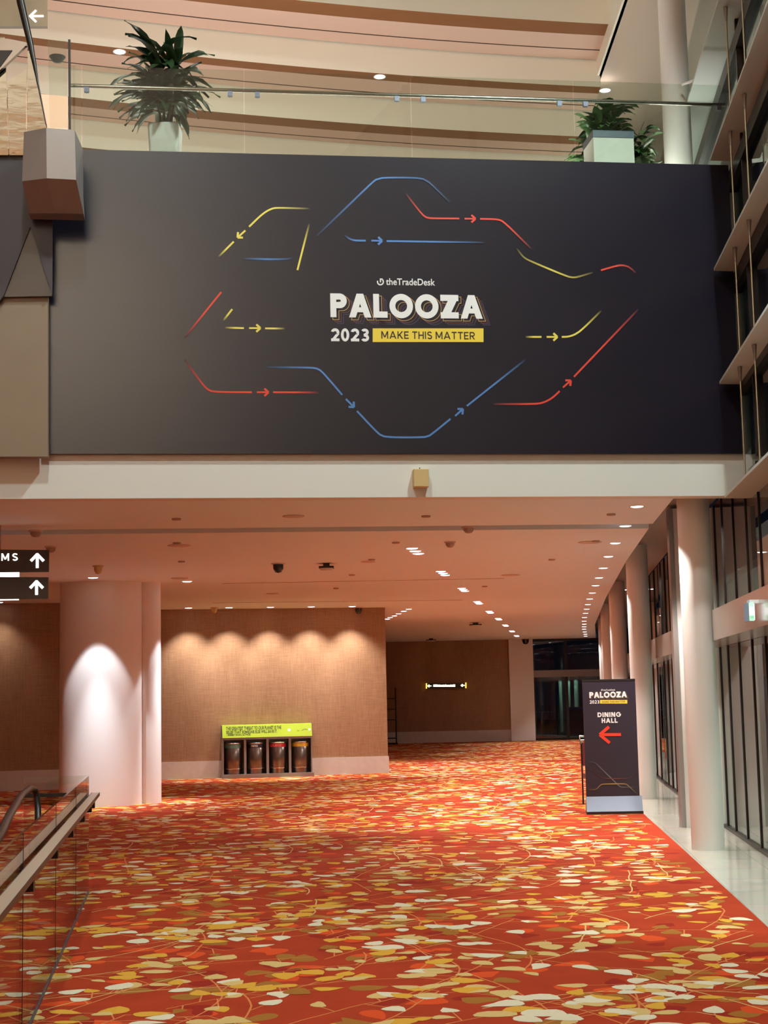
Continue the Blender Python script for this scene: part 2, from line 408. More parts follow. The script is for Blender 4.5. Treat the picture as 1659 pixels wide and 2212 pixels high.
# block letters drawn as strokes: w = stroke, g = growth all round
def glyph(ch, w, g=0.0):
    Q = []                                                  # quads
    W = dict(A=.98, P=.72, L=.62, O=1.04, Z=.80, M=.98, K=.78, E=.64, T=.72, H=.76, I=w, S=.70, R=.74, D=.82, N=.80, G=.98).get(ch, .68)
    def rect(x0, y0, x1, y1): Q.append([(x0 - g, y0 - g), (x1 + g, y0 - g), (x1 + g, y1 + g), (x0 - g, y1 + g)])
    def para(xb, xt, y0, y1, wh):                           # slanted stroke with level ends; xb, xt = centres
        k = (xt - xb) / (y1 - y0); hw = wh / 2 + g * math.hypot(1, k)
        b, t = xb - k * g, xt + k * g
        Q.append([(b - hw, y0 - g), (b + hw, y0 - g), (t + hw, y1 + g), (t - hw, y1 + g)])
    def arc(cx, cy, rx, ry, a0, a1, n=18):
        for i in range(n):
            t0, t1 = math.radians(a0 + (a1 - a0) * i / n), math.radians(a0 + (a1 - a0) * (i + 1) / n)
            Q.append([(cx + (rx - w - g) * math.cos(t0), cy + (ry - w - g) * math.sin(t0)), (cx + (rx + g) * math.cos(t0), cy + (ry + g) * math.sin(t0)),
                      (cx + (rx + g) * math.cos(t1), cy + (ry + g) * math.sin(t1)), (cx + (rx - w - g) * math.cos(t1), cy + (ry - w - g) * math.sin(t1))])
    wd = w * 1.12
    if ch == 'A':
        para(wd / 2, W / 2, 0, 1, wd); para(W - wd / 2, W / 2, 0, 1, wd); rect(W * .26, .22, W * .74, .22 + w * .8)
    elif ch in 'PR':
        rect(0, 0, w, 1); r = .31; rect(w * .5, 1 - w, W - r, 1); rect(w * .5, 1 - 2 * r, W - r, 1 - 2 * r + w); arc(W - r, 1 - r, r, r, -90, 90)
        if ch == 'R': para(W - wd / 2, W * .45, 0, .45, wd)
    elif ch == 'L': rect(0, 0, w, 1); rect(0, 0, W, w)
    elif ch in 'O0': arc(W / 2, .5, W / 2, .515, 0, 360, 36)
    elif ch == 'Z': rect(0, 1 - w, W, 1); rect(0, 0, W, w); para(wd * .72, W - wd * .72, w * .5, 1 - w * .5, wd * 1.35)
    elif ch == 'M': rect(0, 0, w, 1); rect(W - w, 0, W, 1); para(W / 2, wd * .5, .18, 1, wd); para(W / 2, W - wd * .5, .18, 1, wd)
    elif ch == 'K': rect(0, 0, w, 1); para(w, W - wd * .5, .38, 1, wd * 1.2); para(W - wd * .5, w * 1.7, 0, .60, wd * 1.2)
    elif ch == 'E': rect(0, 0, w, 1); rect(0, 0, W, w); rect(0, 1 - w, W, 1); rect(0, .5 - w / 2, W * .92, .5 + w / 2)
    elif ch == 'T': rect(0, 1 - w, W, 1); rect(W / 2 - w / 2, 0, W / 2 + w / 2, 1)
    elif ch == 'H': rect(0, 0, w, 1); rect(W - w, 0, W, 1); rect(0, .5 - w / 2, W, .5 + w / 2)
    elif ch == 'I': rect(0, 0, w, 1)
    elif ch == 'S': arc(W / 2, .5 + .5 - .27 - w * .0, W / 2, .285, 25, 270); arc(W / 2, .27, W / 2, .285 + w * .0, 90, -155); rect(W * .4, .5 - w / 2, W * .6, .5 + w / 2)
    elif ch == 'D': rect(0, 0, w, 1); r = .5; rect(0, 1 - w, W - r, 1); rect(0, 0, W - r, w); arc(W - r, .5, r, .5, -90, 90, 24)
    elif ch == 'N': rect(0, 0, w, 1); rect(W - w, 0, W, 1); para(W - wd * .6, wd * .6, 0, 1, wd * 1.1)
    elif ch == 'G': arc(W / 2, .5, W / 2, .515, 42, 350, 30); rect(W * .54, .42, W - w * .05, .42 + w)
    elif ch == '2': arc(W / 2, .70, W / 2, .31, 168, -35); rect(0, 0, W, w); para(wd * .6, W * .80, w * .5, .56, wd * 1.15)
    elif ch == '3': arc(W / 2, .73, W / 2 * .94, .28, 150, -90); arc(W / 2, .29, W / 2, .30, 90, -150); rect(W * .36, .5 - w / 2, W * .55, .5 + w / 2)
    return Q, W
def stroke_text(mb, P, txt, q, o0, o1, w=.23, gap=.13, g=0.0, mi=0, shift=(0, 0), lay=True):
    quads = []; x = 0.0
    for ch in txt:
        if ch == ' ': x += .34; continue
        Q, W = glyph(ch, w, g); quads += [[(px_ + x, py_) for px_, py_ in k] for k in Q]; x += W + gap
    total = x - gap
    (x0, y0), (x1, y1) = q
    tl, tr, bl, br = P.px(x0, y0), P.px(x1, y0), P.px(x0, y1), P.px(x1, y1)
    a0, a1 = (tl[0] + bl[0]) / 2 + shift[0], (tr[0] + br[0]) / 2 + shift[0]; z0, z1 = (bl[1] + br[1]) / 2 + shift[1], (tl[1] + tr[1]) / 2 + shift[1]
    dk = min(.0003, .6 * (o1 - o0) / max(1, len(quads)) + .00003)
    for i, k in enumerate(quads):
        mb.ppoly(P, [(a0 + (a1 - a0) * u / total, z0 + (z1 - z0) * v) for u, v in k], o0 - .0002 * 0, o1 + (dk * (i % 5) if lay else 0), mi)
def smooth_pts(pts, it=2):
    for _ in range(it):
        q = [pts[0]]
        for i in range(len(pts) - 1):
            a, b = pts[i], pts[i + 1]
            q += [(a[0] * .75 + b[0] * .25, a[1] * .75 + b[1] * .25), (a[0] * .25 + b[0] * .75, a[1] * .25 + b[1] * .75)]
        q.append(pts[-1]); pts = q
    return pts
def resample(pts, n=24):
    d = [0]
    for i in range(1, len(pts)): d.append(d[-1] + math.hypot(pts[i][0] - pts[i - 1][0], pts[i][1] - pts[i - 1][1]))
    out = []
    ts = sorted(set([d[-1] * k / n for k in range(n + 1)]))
    j = 0
    for t in ts:
        while j < len(d) - 2 and d[j + 1] < t: j += 1
        k = (t - d[j]) / ((d[j + 1] - d[j]) or 1)
        out.append((pts[j][0] + (pts[j + 1][0] - pts[j][0]) * k, pts[j][1] + (pts[j + 1][1] - pts[j][1]) * k))
    return out
def mixc(a, b, t): return tuple(a[i] + (b[i] - a[i]) * t for i in range(4))
def graphic(mb, P, pts, col, fade, w, o, ground=NAVY, level=1.0):
    pts = [P.px(*p) for p in pts]
    pts = resample(smooth_pts(pts) if len(pts) > 2 else pts)
    n = len(pts); C = []
    for i in range(n):
        t = i / (n - 1); k = level
        if 's' in fade: k *= min(1, .03 + t / .55)
        if 'e' in fade: k *= min(1, .03 + (1 - t) / .55)
        C.append(mixc(ground, col, k))
    mb.ribbon(P, pts, w, o, o + .004, C)
def arrow(mb, P, a, b, col, w, o, arm=9.5):
    a_, b_ = P.px(*a), P.px(*b)
    mb.ribbon(P, [a_, b_], w, o, o + .004, [col, col])
    dx, dy = a[0] - b[0], a[1] - b[1]; k = math.hypot(dx, dy); dx, dy = dx / k, dy / k
    for sgn in (1, -1):
        c, s = math.cos(math.radians(42)), math.sin(math.radians(42)) * sgn
        q = P.px(b[0] + (dx * c - dy * s) * arm * 1.25, b[1] + (dx * s + dy * c) * arm * 1.25)
        mb.ribbon(P, [b_, q], w * 1.15, o + .0005, o + .0045, [col, col])

# ================================================================== SETTING
random.seed(7)
# ---- carpet with its leaf pattern
mb = MB()
Y0, Y1 = -6, 62.5
ys = [Y0, 5, 12.03, 17.86, 22.67, 26.3, 30, 35, 42, 49, 55, 61, Y1]
mb.add([(-16, y, 0) for y in ys] + [(edge_x(y), y, 0) for y in ys], [(i, len(ys) + i, len(ys) + i + 1, i + 1) for i in range(len(ys) - 1)], 0)
LEAF = ['cream', 'tan', 'gold', 'orange', 'deep', 'olive', 'vine']
zc = [0.0]
def inside(x, y): return y > 7 and x < edge_x(y) - .13 and x > -.30 * y - .6
def leaf(x, y, ang, ln, wd, mi, z):
    n = 12; pts = []
    bend = random.uniform(-.3, .3); ph = random.uniform(0, 6.28); j = random.uniform(.06, .2)
    for k in range(n):
        t = 2 * math.pi * k / n
        u = math.cos(t); v = math.sin(t)
        taper = 1 - .38 * u
        r = 1 + j * math.sin(2 * t + ph) * .7 + j * .6 * math.sin(3 * t + ph * 1.7)
        px_, py_ = u * ln / 2 * (1.12 if k == 0 else 1) * r, v * wd / 2 * taper * r + bend * wd * (u * u) * .5
        pts.append((x + px_ * math.cos(ang) - py_ * math.sin(ang), y + px_ * math.sin(ang) + py_ * math.cos(ang), z))
    mb.add(pts, [tuple(range(n))], mi + 1)
def strip(pts, w, mi, z):
    V = []
    for i, p in enumerate(pts):
        a, b = pts[max(i - 1, 0)], pts[min(i + 1, len(pts) - 1)]
        dx, dy = b[0] - a[0], b[1] - a[1]; k = math.hypot(dx, dy) or 1
        V += [(p[0] - dy / k * w / 2, p[1] + dx / k * w / 2, z), (p[0] + dy / k * w / 2, p[1] - dx / k * w / 2, z)]
    mb.add(V, [(2 * i, 2 * i + 1, 2 * i + 3, 2 * i + 2) for i in range(len(pts) - 1)], mi + 1)
yy = 7.0
while yy < 61:
    x_lo, x_hi = -.30 * yy - .6, edge_x(yy) + .3
    for _ in range(int((x_hi - x_lo) * .5 * 7.5)):          # ground leaves in the reds
        x, y = random.uniform(x_lo, x_hi), yy + random.uniform(0, .5)
        if inside(x, y): leaf(x, y, random.uniform(0, 6.28), random.uniform(.16, .30), random.uniform(.12, .2), random.choice([3, 3, 4, 4, 5, 5]), random.uniform(.0003, .0005))
    nv = int((x_hi - x_lo) / .88)
    for iv in range(nv):                                    # trailing vines
        x, y = x_lo + (x_hi - x_lo) * (iv + random.random()) / nv, yy + random.uniform(0, .5)
        a = random.choice([1, 1, 1, -1]) * random.uniform(.5, 1.25); wob = random.uniform(-.8, .8)
        pts = [(x, y)]; tone = random.choice([0, 0, 1, 1, 1, 2, 2])
        for k in range(14):
            a += wob * .12 + random.uniform(-.12, .12)
            pts.append((pts[-1][0] + .13 * math.cos(a), pts[-1][1] + .13 * math.sin(a)))
        keep = []
        for p in pts:
            if not inside(*p): break
            keep.append(p)
        pts = keep
        if len(pts) < 4: continue
        strip(pts, .012, random.choice([6, 6, 6, 1]), random.uniform(.0006, .0008))
        for k in range(1, len(pts), 1):
            if random.random() < .44: continue
            p = pts[k]; sd = random.choice((1, -1)); an = a + sd * random.uniform(.6, 1.6)
            st_ = random.uniform(.06, .26); q = (p[0] + st_ * math.cos(an), p[1] + st_ * math.sin(an))
            ln = random.uniform(.12, .24); an2 = an + random.uniform(-.5, .5)
            c = (q[0] + ln * .4 * math.cos(an2), q[1] + ln * .4 * math.sin(an2))
            if not inside(*c): continue
            strip([p, q, c], .010, 6, random.uniform(.0006, .0008))
            t = tone if random.random() < .5 else random.choice([0, 1, 1, 2, 2, 5])
            leaf(c[0], c[1], an2, ln, ln * random.uniform(.55, .85), t, random.uniform(.0009, .0019))
    yy += .5
tag(mb.build('floor', [M['carpet']] + [M['leaf_' + n] for n in LEAF]), 'orange red carpet with a cream and gold leaf pattern', 'carpet', kind='structure')
# ---- marble border
mb = MB(); n = len(ys)
mb.add([(edge_x(y), y, .0) for y in ys] + [(glass_x(y) + 4, y, .0) for y in ys], [(i, n + i, n + i + 1, i + 1) for i in range(n - 1)])
tag(mb.build('floor_marble', M['marble']), 'polished cream marble border between the carpet and the glass', 'floor', kind='structure')
mb = MB(); mb.box((-40, -20, -.3), (45, 110, -.02))
tag(mb.build('ground', M['ground']), 'dark paving outside the building', 'ground', kind='structure')

# ---- planes of the building
FA = Plane(0, 16.66, .13)             # fascia
BW = Plane(-.03, 37.4, .19)           # wall with the bins
LW = Plane(-7.5, 33.1, .2)            # wall at far left
FW = Plane(2.4, 61.0, .05)            # far wall
s_l, s_r = FA.px(-400, 1000)[0], FA.px(1632, 1000)[0]
zf1 = (FA.px(104, 985)[1] + FA.px(1600, 979)[1]) / 2
z_top = (FA.px(175, 333)[1] + FA.px(1500, 353)[1]) / 2
# ---- lower ceiling (two fields with a slot between) and its front fascia
SL0, SL1 = Plane(0, 19.55, .1), Plane(0, 20.1, .1)
def on_edge(P):                        # where a plane meets the ceiling edge
    x = 3.5
    for _ in range(20): x = cedge_x(P.y0 + P.m * (x - P.x0))
    return x, P.y0 + P.m * (x - P.x0)
mb = MB()
fx, fy = on_edge(FA); ax, ay = on_edge(SL0); bx, by = on_edge(SL1)
xl = -16
fl = lambda P: (xl, P.y0 + P.m * (xl - P.x0))
FI = FA.shifted(-.22); fx, fy = on_edge(FI)
mb.prism([(*fl(FI), H), (fx, fy, H), (ax, ay, H), (*fl(SL0), H)], [(*fl(FI), H + .2), (fx, fy, H + .2), (ax, ay, H + .2), (*fl(SL0), H + .2)])
cy = [25.4, 30, 35.2, 42, 49.4, 55, 61.2, 63]
bot = [(*fl(SL1), H), (bx, by, H)] + [(cedge_x(y), y, H) for y in cy] + [(xl, 63, H)]
mb.prism(bot, [(p[0], p[1], H + .2) for p in bot])
mb.prism([(*fl(SL0), H + .2), (ax, ay, H + .2), (bx, by, H + .2), (*fl(SL1), H + .2)], [(*fl(SL0), H + .3), (ax, ay, H + .3), (bx, by, H + .3), (*fl(SL1), H + .3)], 1)
tag(mb.build('ceiling', [M['paint'], M['slot']]), 'white plaster ceiling of the lower hall glowing pink from the carpet', 'ceiling', kind='structure')
mb = MB()
per = [17.3, 20.5, 25.4, 35.2, 49.4, 61.2]
n = len(per)
mb.prism([(cedge_x(y), y, H + .35) for y in per] + [(glass_x(y), y, H + .35) for y in reversed(per)], [(cedge_x(y), y, H + .45) for y in per] + [(glass_x(y), y, H + .45) for y in reversed(per)])
tag(mb.build('ceiling_perimeter', M['slot']), 'dark ceiling strip between the plaster ceiling and the windows', 'ceiling', kind='structure')
mb = MB(); mb.pbox(FA, s_l, s_r, -.22, 0, H, zf1)
tag(mb.build('wall_fascia', M['fascia']), 'long cream beam face under the big dark banner', 'fascia', kind='structure')
mb = MB(); mb.pbox(FA, FA.px(-500, 700)[0], s_r, -.3, -.12, zf1, z_top - .05)
tag(mb.build('wall_gallery', M['fascia']), 'gallery edge wall behind the dark banner', 'wall', kind='structure')
mb = MB(); e = FA.px(-500, 700)[0]
mb.prism([FA.at(e, -.3, z_top - .2), FA.at(s_r + .3, -.3, z_top - .2), FA.at(s_r + 1.5, -14, z_top - .2), FA.at(e, -14, z_top - .2)],
         [FA.at(e, -.3, z_top - .05), FA.at(s_r + .3, -.3, z_top - .05), FA.at(s_r + 1.5, -14, z_top - .05), FA.at(e, -14, z_top - .05)])
tag(mb.build('floor_gallery', M['skirting']), 'upper gallery floor above the dark banner', 'floor', kind='structure')

# ---- lower walls
def wall(name, P, a0, a1, label, skname, sklabel, thick=.25, sk=.40):
    mb = MB(); mb.pbox(P, a0, a1, -thick, 0, 0, H)
    tag(mb.build(name, M['weave']), label, 'wall', kind='structure')
    mb = MB(); mb.pbox(P, a0 - .0, a1 + .02, .0, .03, 0, sk)
    tag(mb.build(skname, M['skirting']), sklabel, 'skirting', kind='structure')
bw0 = BW.px(200, 1500)[0]
wall('wall_back', BW, bw0, 0, 'brown woven wall washed by lamps behind the recycling bins', 'baseboard_back', 'pale stone skirting beside the recycling bins')
wall('wall_left', LW, -5, 1.3, 'brown woven wall at the far left behind the white pillar', 'baseboard_left', 'pale stone skirting left of the white pillar', sk=.42)
mb = MB(); mb.box((-.3, 37.5, 0), (-.035, 61, H))
tag(mb.build('wall_return', M['weave']), 'brown wall running back from the corner beside the bins', 'wall', kind='structure')
mb = MB(); mb.box((-6.5, 33.4, 0), (-6.3, 36.3, H))
tag(mb.build('wall_step', M['weave']), 'short brown wall hidden behind the white pillar', 'wall', kind='structure')
fwr = FW.px(1103, 1500)[0]
wall('wall_far', FW, -3.2, fwr, 'dark brown far wall carrying the small lit sign', 'baseboard_far', 'pale skirting below the far brown wall', sk=.44)
pr0, pr1 = FW.px(1101, 1500)[0], FW.px(1153, 1500)[0]
mb = MB(); mb.pbox(FW, pr0, pr1, -.4, .15, 0, H)
tag(mb.build('wall_pier', M['column']), 'pale flat pier between the far brown wall and dark window', 'pier', kind='structure')

# ---- far window
def fwz(y): return FW.px(1220, y)[1]
w0, w1 = pr1, FW.px(1330, 1500)[0]
fm = FW.px(1225, 1500)[0]
win = thing('window_1', 'dark far window at the end of the hall with pale transom', 'window', tuple(FW.at((w0 + w1) / 2, 0, 0)), kind='structure')
mb = MB(); mb.pbox(FW, w0, w1, -.03, -.015, .05, H - .05); mb.build('pane', M['nightglass'], win)
mb = MB(); mb.pbox(FW, w0, w1, -.05, .06, fwz(1462), fwz(1447)); mb.build('transom', M['greyframe'], win)
mb = MB(); mb.pbox(FW, w0, w1, -.05, .05, H - .09, H)
mb.pbox(FW, fm - .05, fm + .05, -.05, .03, 0, H - .09); mb.pbox(FW, w0, w1, -.05, .04, 0, .08); mb.build('window_frame', M['darkframe'], win)

# ---- big left pillar: a wide oval one with a slim round one beside it
pc = thing('pillar', 'wide white oval pillar with slim round pillar joined on its right side', 'pillar', (-5.17, 27.9, 0), kind='structure')
mb = MB(); mb.lathe([(.735, 0), (.735, H)], (-5.17, 27.9, 0), 64, sy=.75); mb.build('wide_shaft', M['column'], pc)
mb = MB(); mb.lathe([(.21, 0), (.21, H)], (-4.33, 28.13, 0), 40); mb.build('slim_shaft', M['column'], pc)

# ---- row of round columns on the right
cols = [(3.63, 17.95), (4.36, 26.6), (5.29, 35.2), (6.28, 43.8), (7.38, 52.4)]
wordc = ['round white column nearest the camera on the marble border', 'round white column just behind the dark dining hall stand', 'third round white column along the windows', 'fourth round white column along the windows', 'fifth and farthest round white column along the windows']
for (x, y), lb in zip(cols, wordc):
    mb = MB(); mb.lathe([(.187, 0), (.187, H + .35)], (x, y, 0), 40)
    tag(mb.build('column', M['column']), lb, 'column', 'round columns along the windows', kind='structure')
p = ony(1466, 350, 18.7)
mb = MB(); mb.lathe([(.178, z_top - .05), (.165, 13.5)], (p.x, p.y, 0), 40)
tag(mb.build('column', M['column']), 'round white column on the upper gallery behind the planter', 'column', kind='structure')

# ---- curtain wall: glass bays, header, mullions, pier
def run_box(mb, y0, y1, f0, f1, z0, z1, mi=0, step=4.0):
    k = max(1, int((y1 - y0) / step))
    for i in range(k):
        a, b = y0 + (y1 - y0) * i / k, y0 + (y1 - y0) * (i + 1) / k
        mb.hexa([(f0(a), a, z0), (f1(a), a, z0), (f1(b), b, z0), (f0(b), b, z0), (f0(a), a, z1), (f1(a), a, z1), (f1(b), b, z1), (f0(b), b, z1)], mi)
gx = lambda d: (lambda y: glass_x(y) + d)
HD0, HD1 = 2.37, 2.72
mull_y = {2: [11.0, 12.2, 13.4, 14.6, 15.6, 16.55, 17.55, 18.65, 19.7, 20.5], 3: [22.0, 23.2, 24.4, 25.6, 26.6, 27.6, 28.6, 29.6], 4: [31.5, 33, 34.5, 36, 38]}
lab = {2: 'tall glass doors beside the nearest round column under the steel header', 3: 'second run of glass doors between the white pier and the second column', 4: 'third run of glass doors far along the hall'}
for k, (a, b) in {2: (9.0, 20.85), 3: (21.3, 30.2), 4: (30.4, 60)}.items():
    w = thing('window_%d' % k, lab[k], 'window', (glass_x(a), a, 0), kind='structure')
    mb = MB(); run_box(mb, a, b, gx(-.006), gx(.006), .03, H + .3); mb.build('pane', M['nightglass'], w)
    mb = MB(); run_box(mb, a + .1, b, gx(-.42 if k == 2 else -.36), gx(-.02), HD0, HD1); mb.build('header', M['header'], w)
    for y in mull_y[k]:
        mb = MB(); run_box(mb, y - .022, y + .022, gx(-.02), gx(.02), 0, HD0); run_box(mb, y - .015, y + .015, gx(-.02), gx(.02), HD1, H + .3)
        mb.build('mullion', M['darkframe'], w)
    mb = MB(); run_box(mb, a, b, gx(-.04), gx(.04), 0, .04); mb.build('threshold', M['darkframe'], w)
mb = MB(); run_box(mb, 2, 9, gx(-.006), gx(.006), .03, H + .5); run_box(mb, 9, 16.85, gx(-.006), gx(.006), H + .3, 13); run_box(mb, 2, 9, gx(-.006), gx(.006), H + .5, 13)
w = thing('window_5', 'tall dark atrium glazing behind the metal shelves', 'window', (glass_x(9), 9, 0), kind='structure')
mb.build('pane', M['nightglass'], w)
mb = MB(); run_box(mb, 16.85, 26, gx(-.006), gx(.006), H + .5, 13); mb.build('pane', M['nightglass'], w)
for z in (5.3, 6.5, 7.7, 8.95):
    mb = MB(); run_box(mb, 2, 24, gx(-.07), gx(.05), z - .16, z + .02); mb.build('transom', M['darkframe'], w)
for y in (4, 7, 10, 13, 16.2):
    mb = MB(); run_box(mb, y - .03, y + .03, gx(-.06), gx(.05), 0 if y < 9 else H + .3, 13); mb.build('mullion', M['darkframe'], w)
mb = MB(); run_box(mb, 15.0, 34, gx(2.2), gx(2.35), 0, 3.2)
tag(mb.build('wall_vestibule', M['column']), 'pale wall of the porch outside the glass doors', 'wall', kind='structure')
mb = MB(); run_box(mb, 13.0, 34, gx(.1), gx(2.35), 3.2, 3.3)
tag(mb.build('ceiling_vestibule', M['paint']), 'low ceiling of the porch outside the glass doors', 'ceiling', kind='structure')
for y in (15.5, 18.5, 22.5, 27.0):
    spot_light('porch_lamp', (glass_x(y) + 1.3, y, 3.15), (.15, 0, -1), 420, 130, .5, (.94, 1.0, .95), .08)
pa, pb = onz(1462, 1787), onz(1476, 1788)
mb = MB(); mb.box((3.865, 20.8, 0), (3.93, 20.95, H + .3), 1); mb.box((3.93, 20.81, 0), (glass_x(20.9) + .1, 21.25, H + .3), 0)
tag(mb.build('wall_glazing_pier', [M['column'], M['greyframe']]), 'narrow pale pier with grey metal edge left of the nearest column', 'pier', kind='structure')

# ---- metal shelves cantilevered in front of the glazing, hung on rods
fin_px = [((1558, 1079), (1659, 983), .45), ((1547, 834), (1659, 663), .30), ((1535, 591), (1659, 349), .30), ((1527, 354), (1659, 4), .30)]
FN = ['lowest pale metal shelf beside the cream beam', 'second pale metal shelf up meeting the banner near its bottom right', 'third pale metal shelf up meeting the right edge of banner', 'fourth pale metal shelf up at the banner top corner', 'topmost pale metal shelf running past the gallery column']
fins = []
for (a, b, wd), lb in zip(fin_px, FN):
    s, z = FA.px(*a); p0 = FA.at(s, .11, z); q = onz(b[0], b[1], z)
    sl = (q.x - p0.x) / (q.y - p0.y)
    fins.append((p0, sl, z))
    y0 = 4.0; e = lambda y: p0.x + sl * (y - p0.y)
    mb = MB(); mb.hexa([(e(y0), y0, z), (e(y0) + wd, y0, z), (p0.x + wd, p0.y + .04, z), (p0.x, p0.y, z), (e(y0), y0, z + .03), (e(y0) + wd, y0, z + .03), (p0.x + wd, p0.y + .04, z + .03), (p0.x, p0.y, z + .03)])
    mb.hexa([(e(y0) + wd - .05, y0, z - .05), (e(y0) + wd, y0, z - .05), (p0.x + wd, p0.y + .04, z - .05), (p0.x + wd - .05, p0.y + .04, z - .05),
             (e(y0) + wd - .05, y0, z), (e(y0) + wd, y0, z), (p0.x + wd, p0.y + .04, z), (p0.x + wd - .05, p0.y + .04, z)])
    tag(mb.build('metal_shelf', M['finmetal']), lb, 'shelf', 'metal shelves along the glazing')
z5 = fins[3][2] + (fins[3][2] - fins[2][2])
q0, q1 = onz(1552, 0, z5), onz(1503, 160, z5)
sl5 = (q1.x - q0.x) / (q1.y - q0.y); e = lambda y: q0.x + sl5 * (y - q0.y)
mb = MB(); mb.hexa([(e(6), 6, z5), (e(6) + .36, 6, z5), (e(24) + .36, 24, z5), (e(24), 24, z5), (e(6), 6, z5 + .03), (e(6) + .36, 6, z5 + .03), (e(24) + .36, 24, z5 + .03), (e(24), 24, z5 + .03)])
tag(mb.build('metal_shelf', M['finmetal']), FN[4], 'shelf', 'metal shelves along the glazing')
fins.append((Vector((e(16), 16, z5)), sl5, z5))
# rods: photo bottom points lie on the shelves' top line
rods = [(0, 1, 1609, 1641), (1, 2, 1598, 1630), (2, 3, 1588, 1619), (3, 4, 1579, 1610)]
rn = [('lower', 'lowest and second'), ('mid', 'second and third'), ('upper', 'third and fourth'), ('top', 'fourth and topmost')]
for lo, hi, xa, xb in rods:
    for side, xx in (('far', xa), ('near', xb)):
        z1 = fins[hi][2]; p0, sl, _ = fins[hi]
        best = None
        for k in range(120):              # point .06 inside the shelf edge seen at that column of the photo
            y = 17.0 - k * .08; x = p0.x + sl * (y - p0.y) + .10
            X, Yv, Zv = x, y, z1 - EYE
            fw = Yv * math.cos(PITCH) + Zv * math.sin(PITCH); v = -Yv * math.sin(PITCH) + Zv * math.cos(PITCH)
            ppx = CX + F_PX * (X * math.cos(ROLL) - v * math.sin(ROLL)) / fw
            if best is None or abs(ppx - xx + 12) < best[0]: best = (abs(ppx - xx + 12), x, y)
        _, x, y = best
        z0 = fins[lo][2] + .03
        r = thing('hanger_rod', 'thin steel rod between the %s shelves, %s one of its pair' % (rn[lo][1], 'farther' if side == 'far' else 'nearer'), 'rod', (x, y, z0), 'steel rods between the shelves')
        mb = MB(); mb.tube([(x, y, z0 + .003), (x, y, z1 - .004)], .010, 8); mb.build('rod_shaft', M['rod'], r)
        mb = MB(); mb.lathe([(.010, 0), (.026, .16)], (x, y, z1 - .164), 10); mb.build('fork_end', M['greyframe'], r)

# ---- stepped gallery ceiling (curved in plan)
BEND = lambda x: .25 * x - .013 * x * x
XR = 3.35
prof = [(20.0, 12.2, 0), (20.0, 11.14, 0)]
def tread(y0, yb, yl, y1, z, zn):      # timber strip, plaster with a groove, groove at the next fascia, drop
    return [(yb, z, 1), (yl, z, 2), (yl + .028, z + .05, 3), (yl + .032, z, 3), (y1 - .022, z, 2), (y1, z + .04, 3), (y1, zn, 0)]
prof += tread(20, 20.38, 20.86, 21.24, 11.14, 10.73) + tread(21.24, 21.49, 21.95, 22.19, 10.73, 10.316) + tread(22.19, 22.53, 22.85, 23.07, 10.316, 9.9)
prof += [(23.4, 9.9, 1), (24.0, 9.9, 2), (24.0, 9.4, 0), (25, 9.4, 2), (25, 7.5, 0)]
xs = [-8 + (XR + 8) * i / 24 for i in range(25)]
mb = MB()
V = []; Fc = []
for x in xs: V += [(x, y + BEND(x), z) for y, z, _ in prof]
for i in range(24):
    for k in range(len(prof) - 1):
        a = i * len(prof) + k; b = a + len(prof)
        mb_i = prof[k + 1][2]
        Fc.append(((a, a + 1, b + 1, b), mb_i))
kv = len(mb.v); mb.v += [Vector(p) for p in V]
for f, mi in Fc: mb.f.append(f); mb.m.append(mi); mb.sm.append(False)
endp = [(XR, y + BEND(XR), z) for y, z, _ in prof] + [(XR, 25 + BEND(XR), 12.2)]
mb.add(endp, [tuple(range(len(endp)))], 0)
tag(mb.build('ceiling_gallery', [M['cream'], M['wood'], M['soffit'], M['groove']]), 'stepped curving ceiling of cream fascias and brown timber strips above the gallery', 'ceiling', kind='structure')
# taupe soffit between the stepped ceiling and the glazing
zs = 10.9
mb = MB(); mb.box((XR - .02, 17.5, zs), (6.6, 45, zs + .2)); mb.box((XR - .05, 17.0, zs), (XR + .02, 34, 13.5), 1)
tag(mb.build('ceiling_soffit', [M['taupe'], M['cream']]), 'flat taupe soffit beside the gallery column', 'ceiling', kind='structure')
# atrium shell behind and above the viewer, unseen; rear timber bands added to be mirrored
mb = MB(); mb.box((-13, -6, 15.2), (6, 16, 15.4), 1)
for i in range(14):
    c = -16 + 2.1 * i; u = Vector((.83, .55, 0)); v = Vector((-.55, .83, 0))
    p = Vector((-4, 4, 0)) + v * (c + 2)
    a, b = p - u * 14, p + u * 14; w_ = v * 1.7
    q = lambda k, z: Vector((k.x, k.y, z))
    mb.hexa([q(a, 14.0), q(b, 14.0), q(b + w_, 14.7), q(a + w_, 14.7), q(a, 14.1), q(b, 14.1), q(b + w_, 14.8), q(a + w_, 14.8)], 0)
tag(mb.build('ceiling_atrium', [M['cream'], M['wood']]), 'slanted cream baffles of the ceiling high over the atrium', 'ceiling', kind='structure')
mb = MB(); mb.box((-13.3, -6, 0), (-13, 30, 14.2))
tag(mb.build('wall_atrium', M['cream']), 'cream side wall of the atrium', 'wall', kind='structure')
mb = MB(); mb.box((-13, -6.3, 0), (2, -6, 14.2))
for k in range(8): mb.box((-13, -6.0, 4.6 + 1.2 * k), (2, -5.8, 4.95 + 1.2 * k), 1)
tag(mb.build('wall_rear', [M['cream'], M['wood']]), 'cream rear wall of the atrium', 'wall', kind='structure')

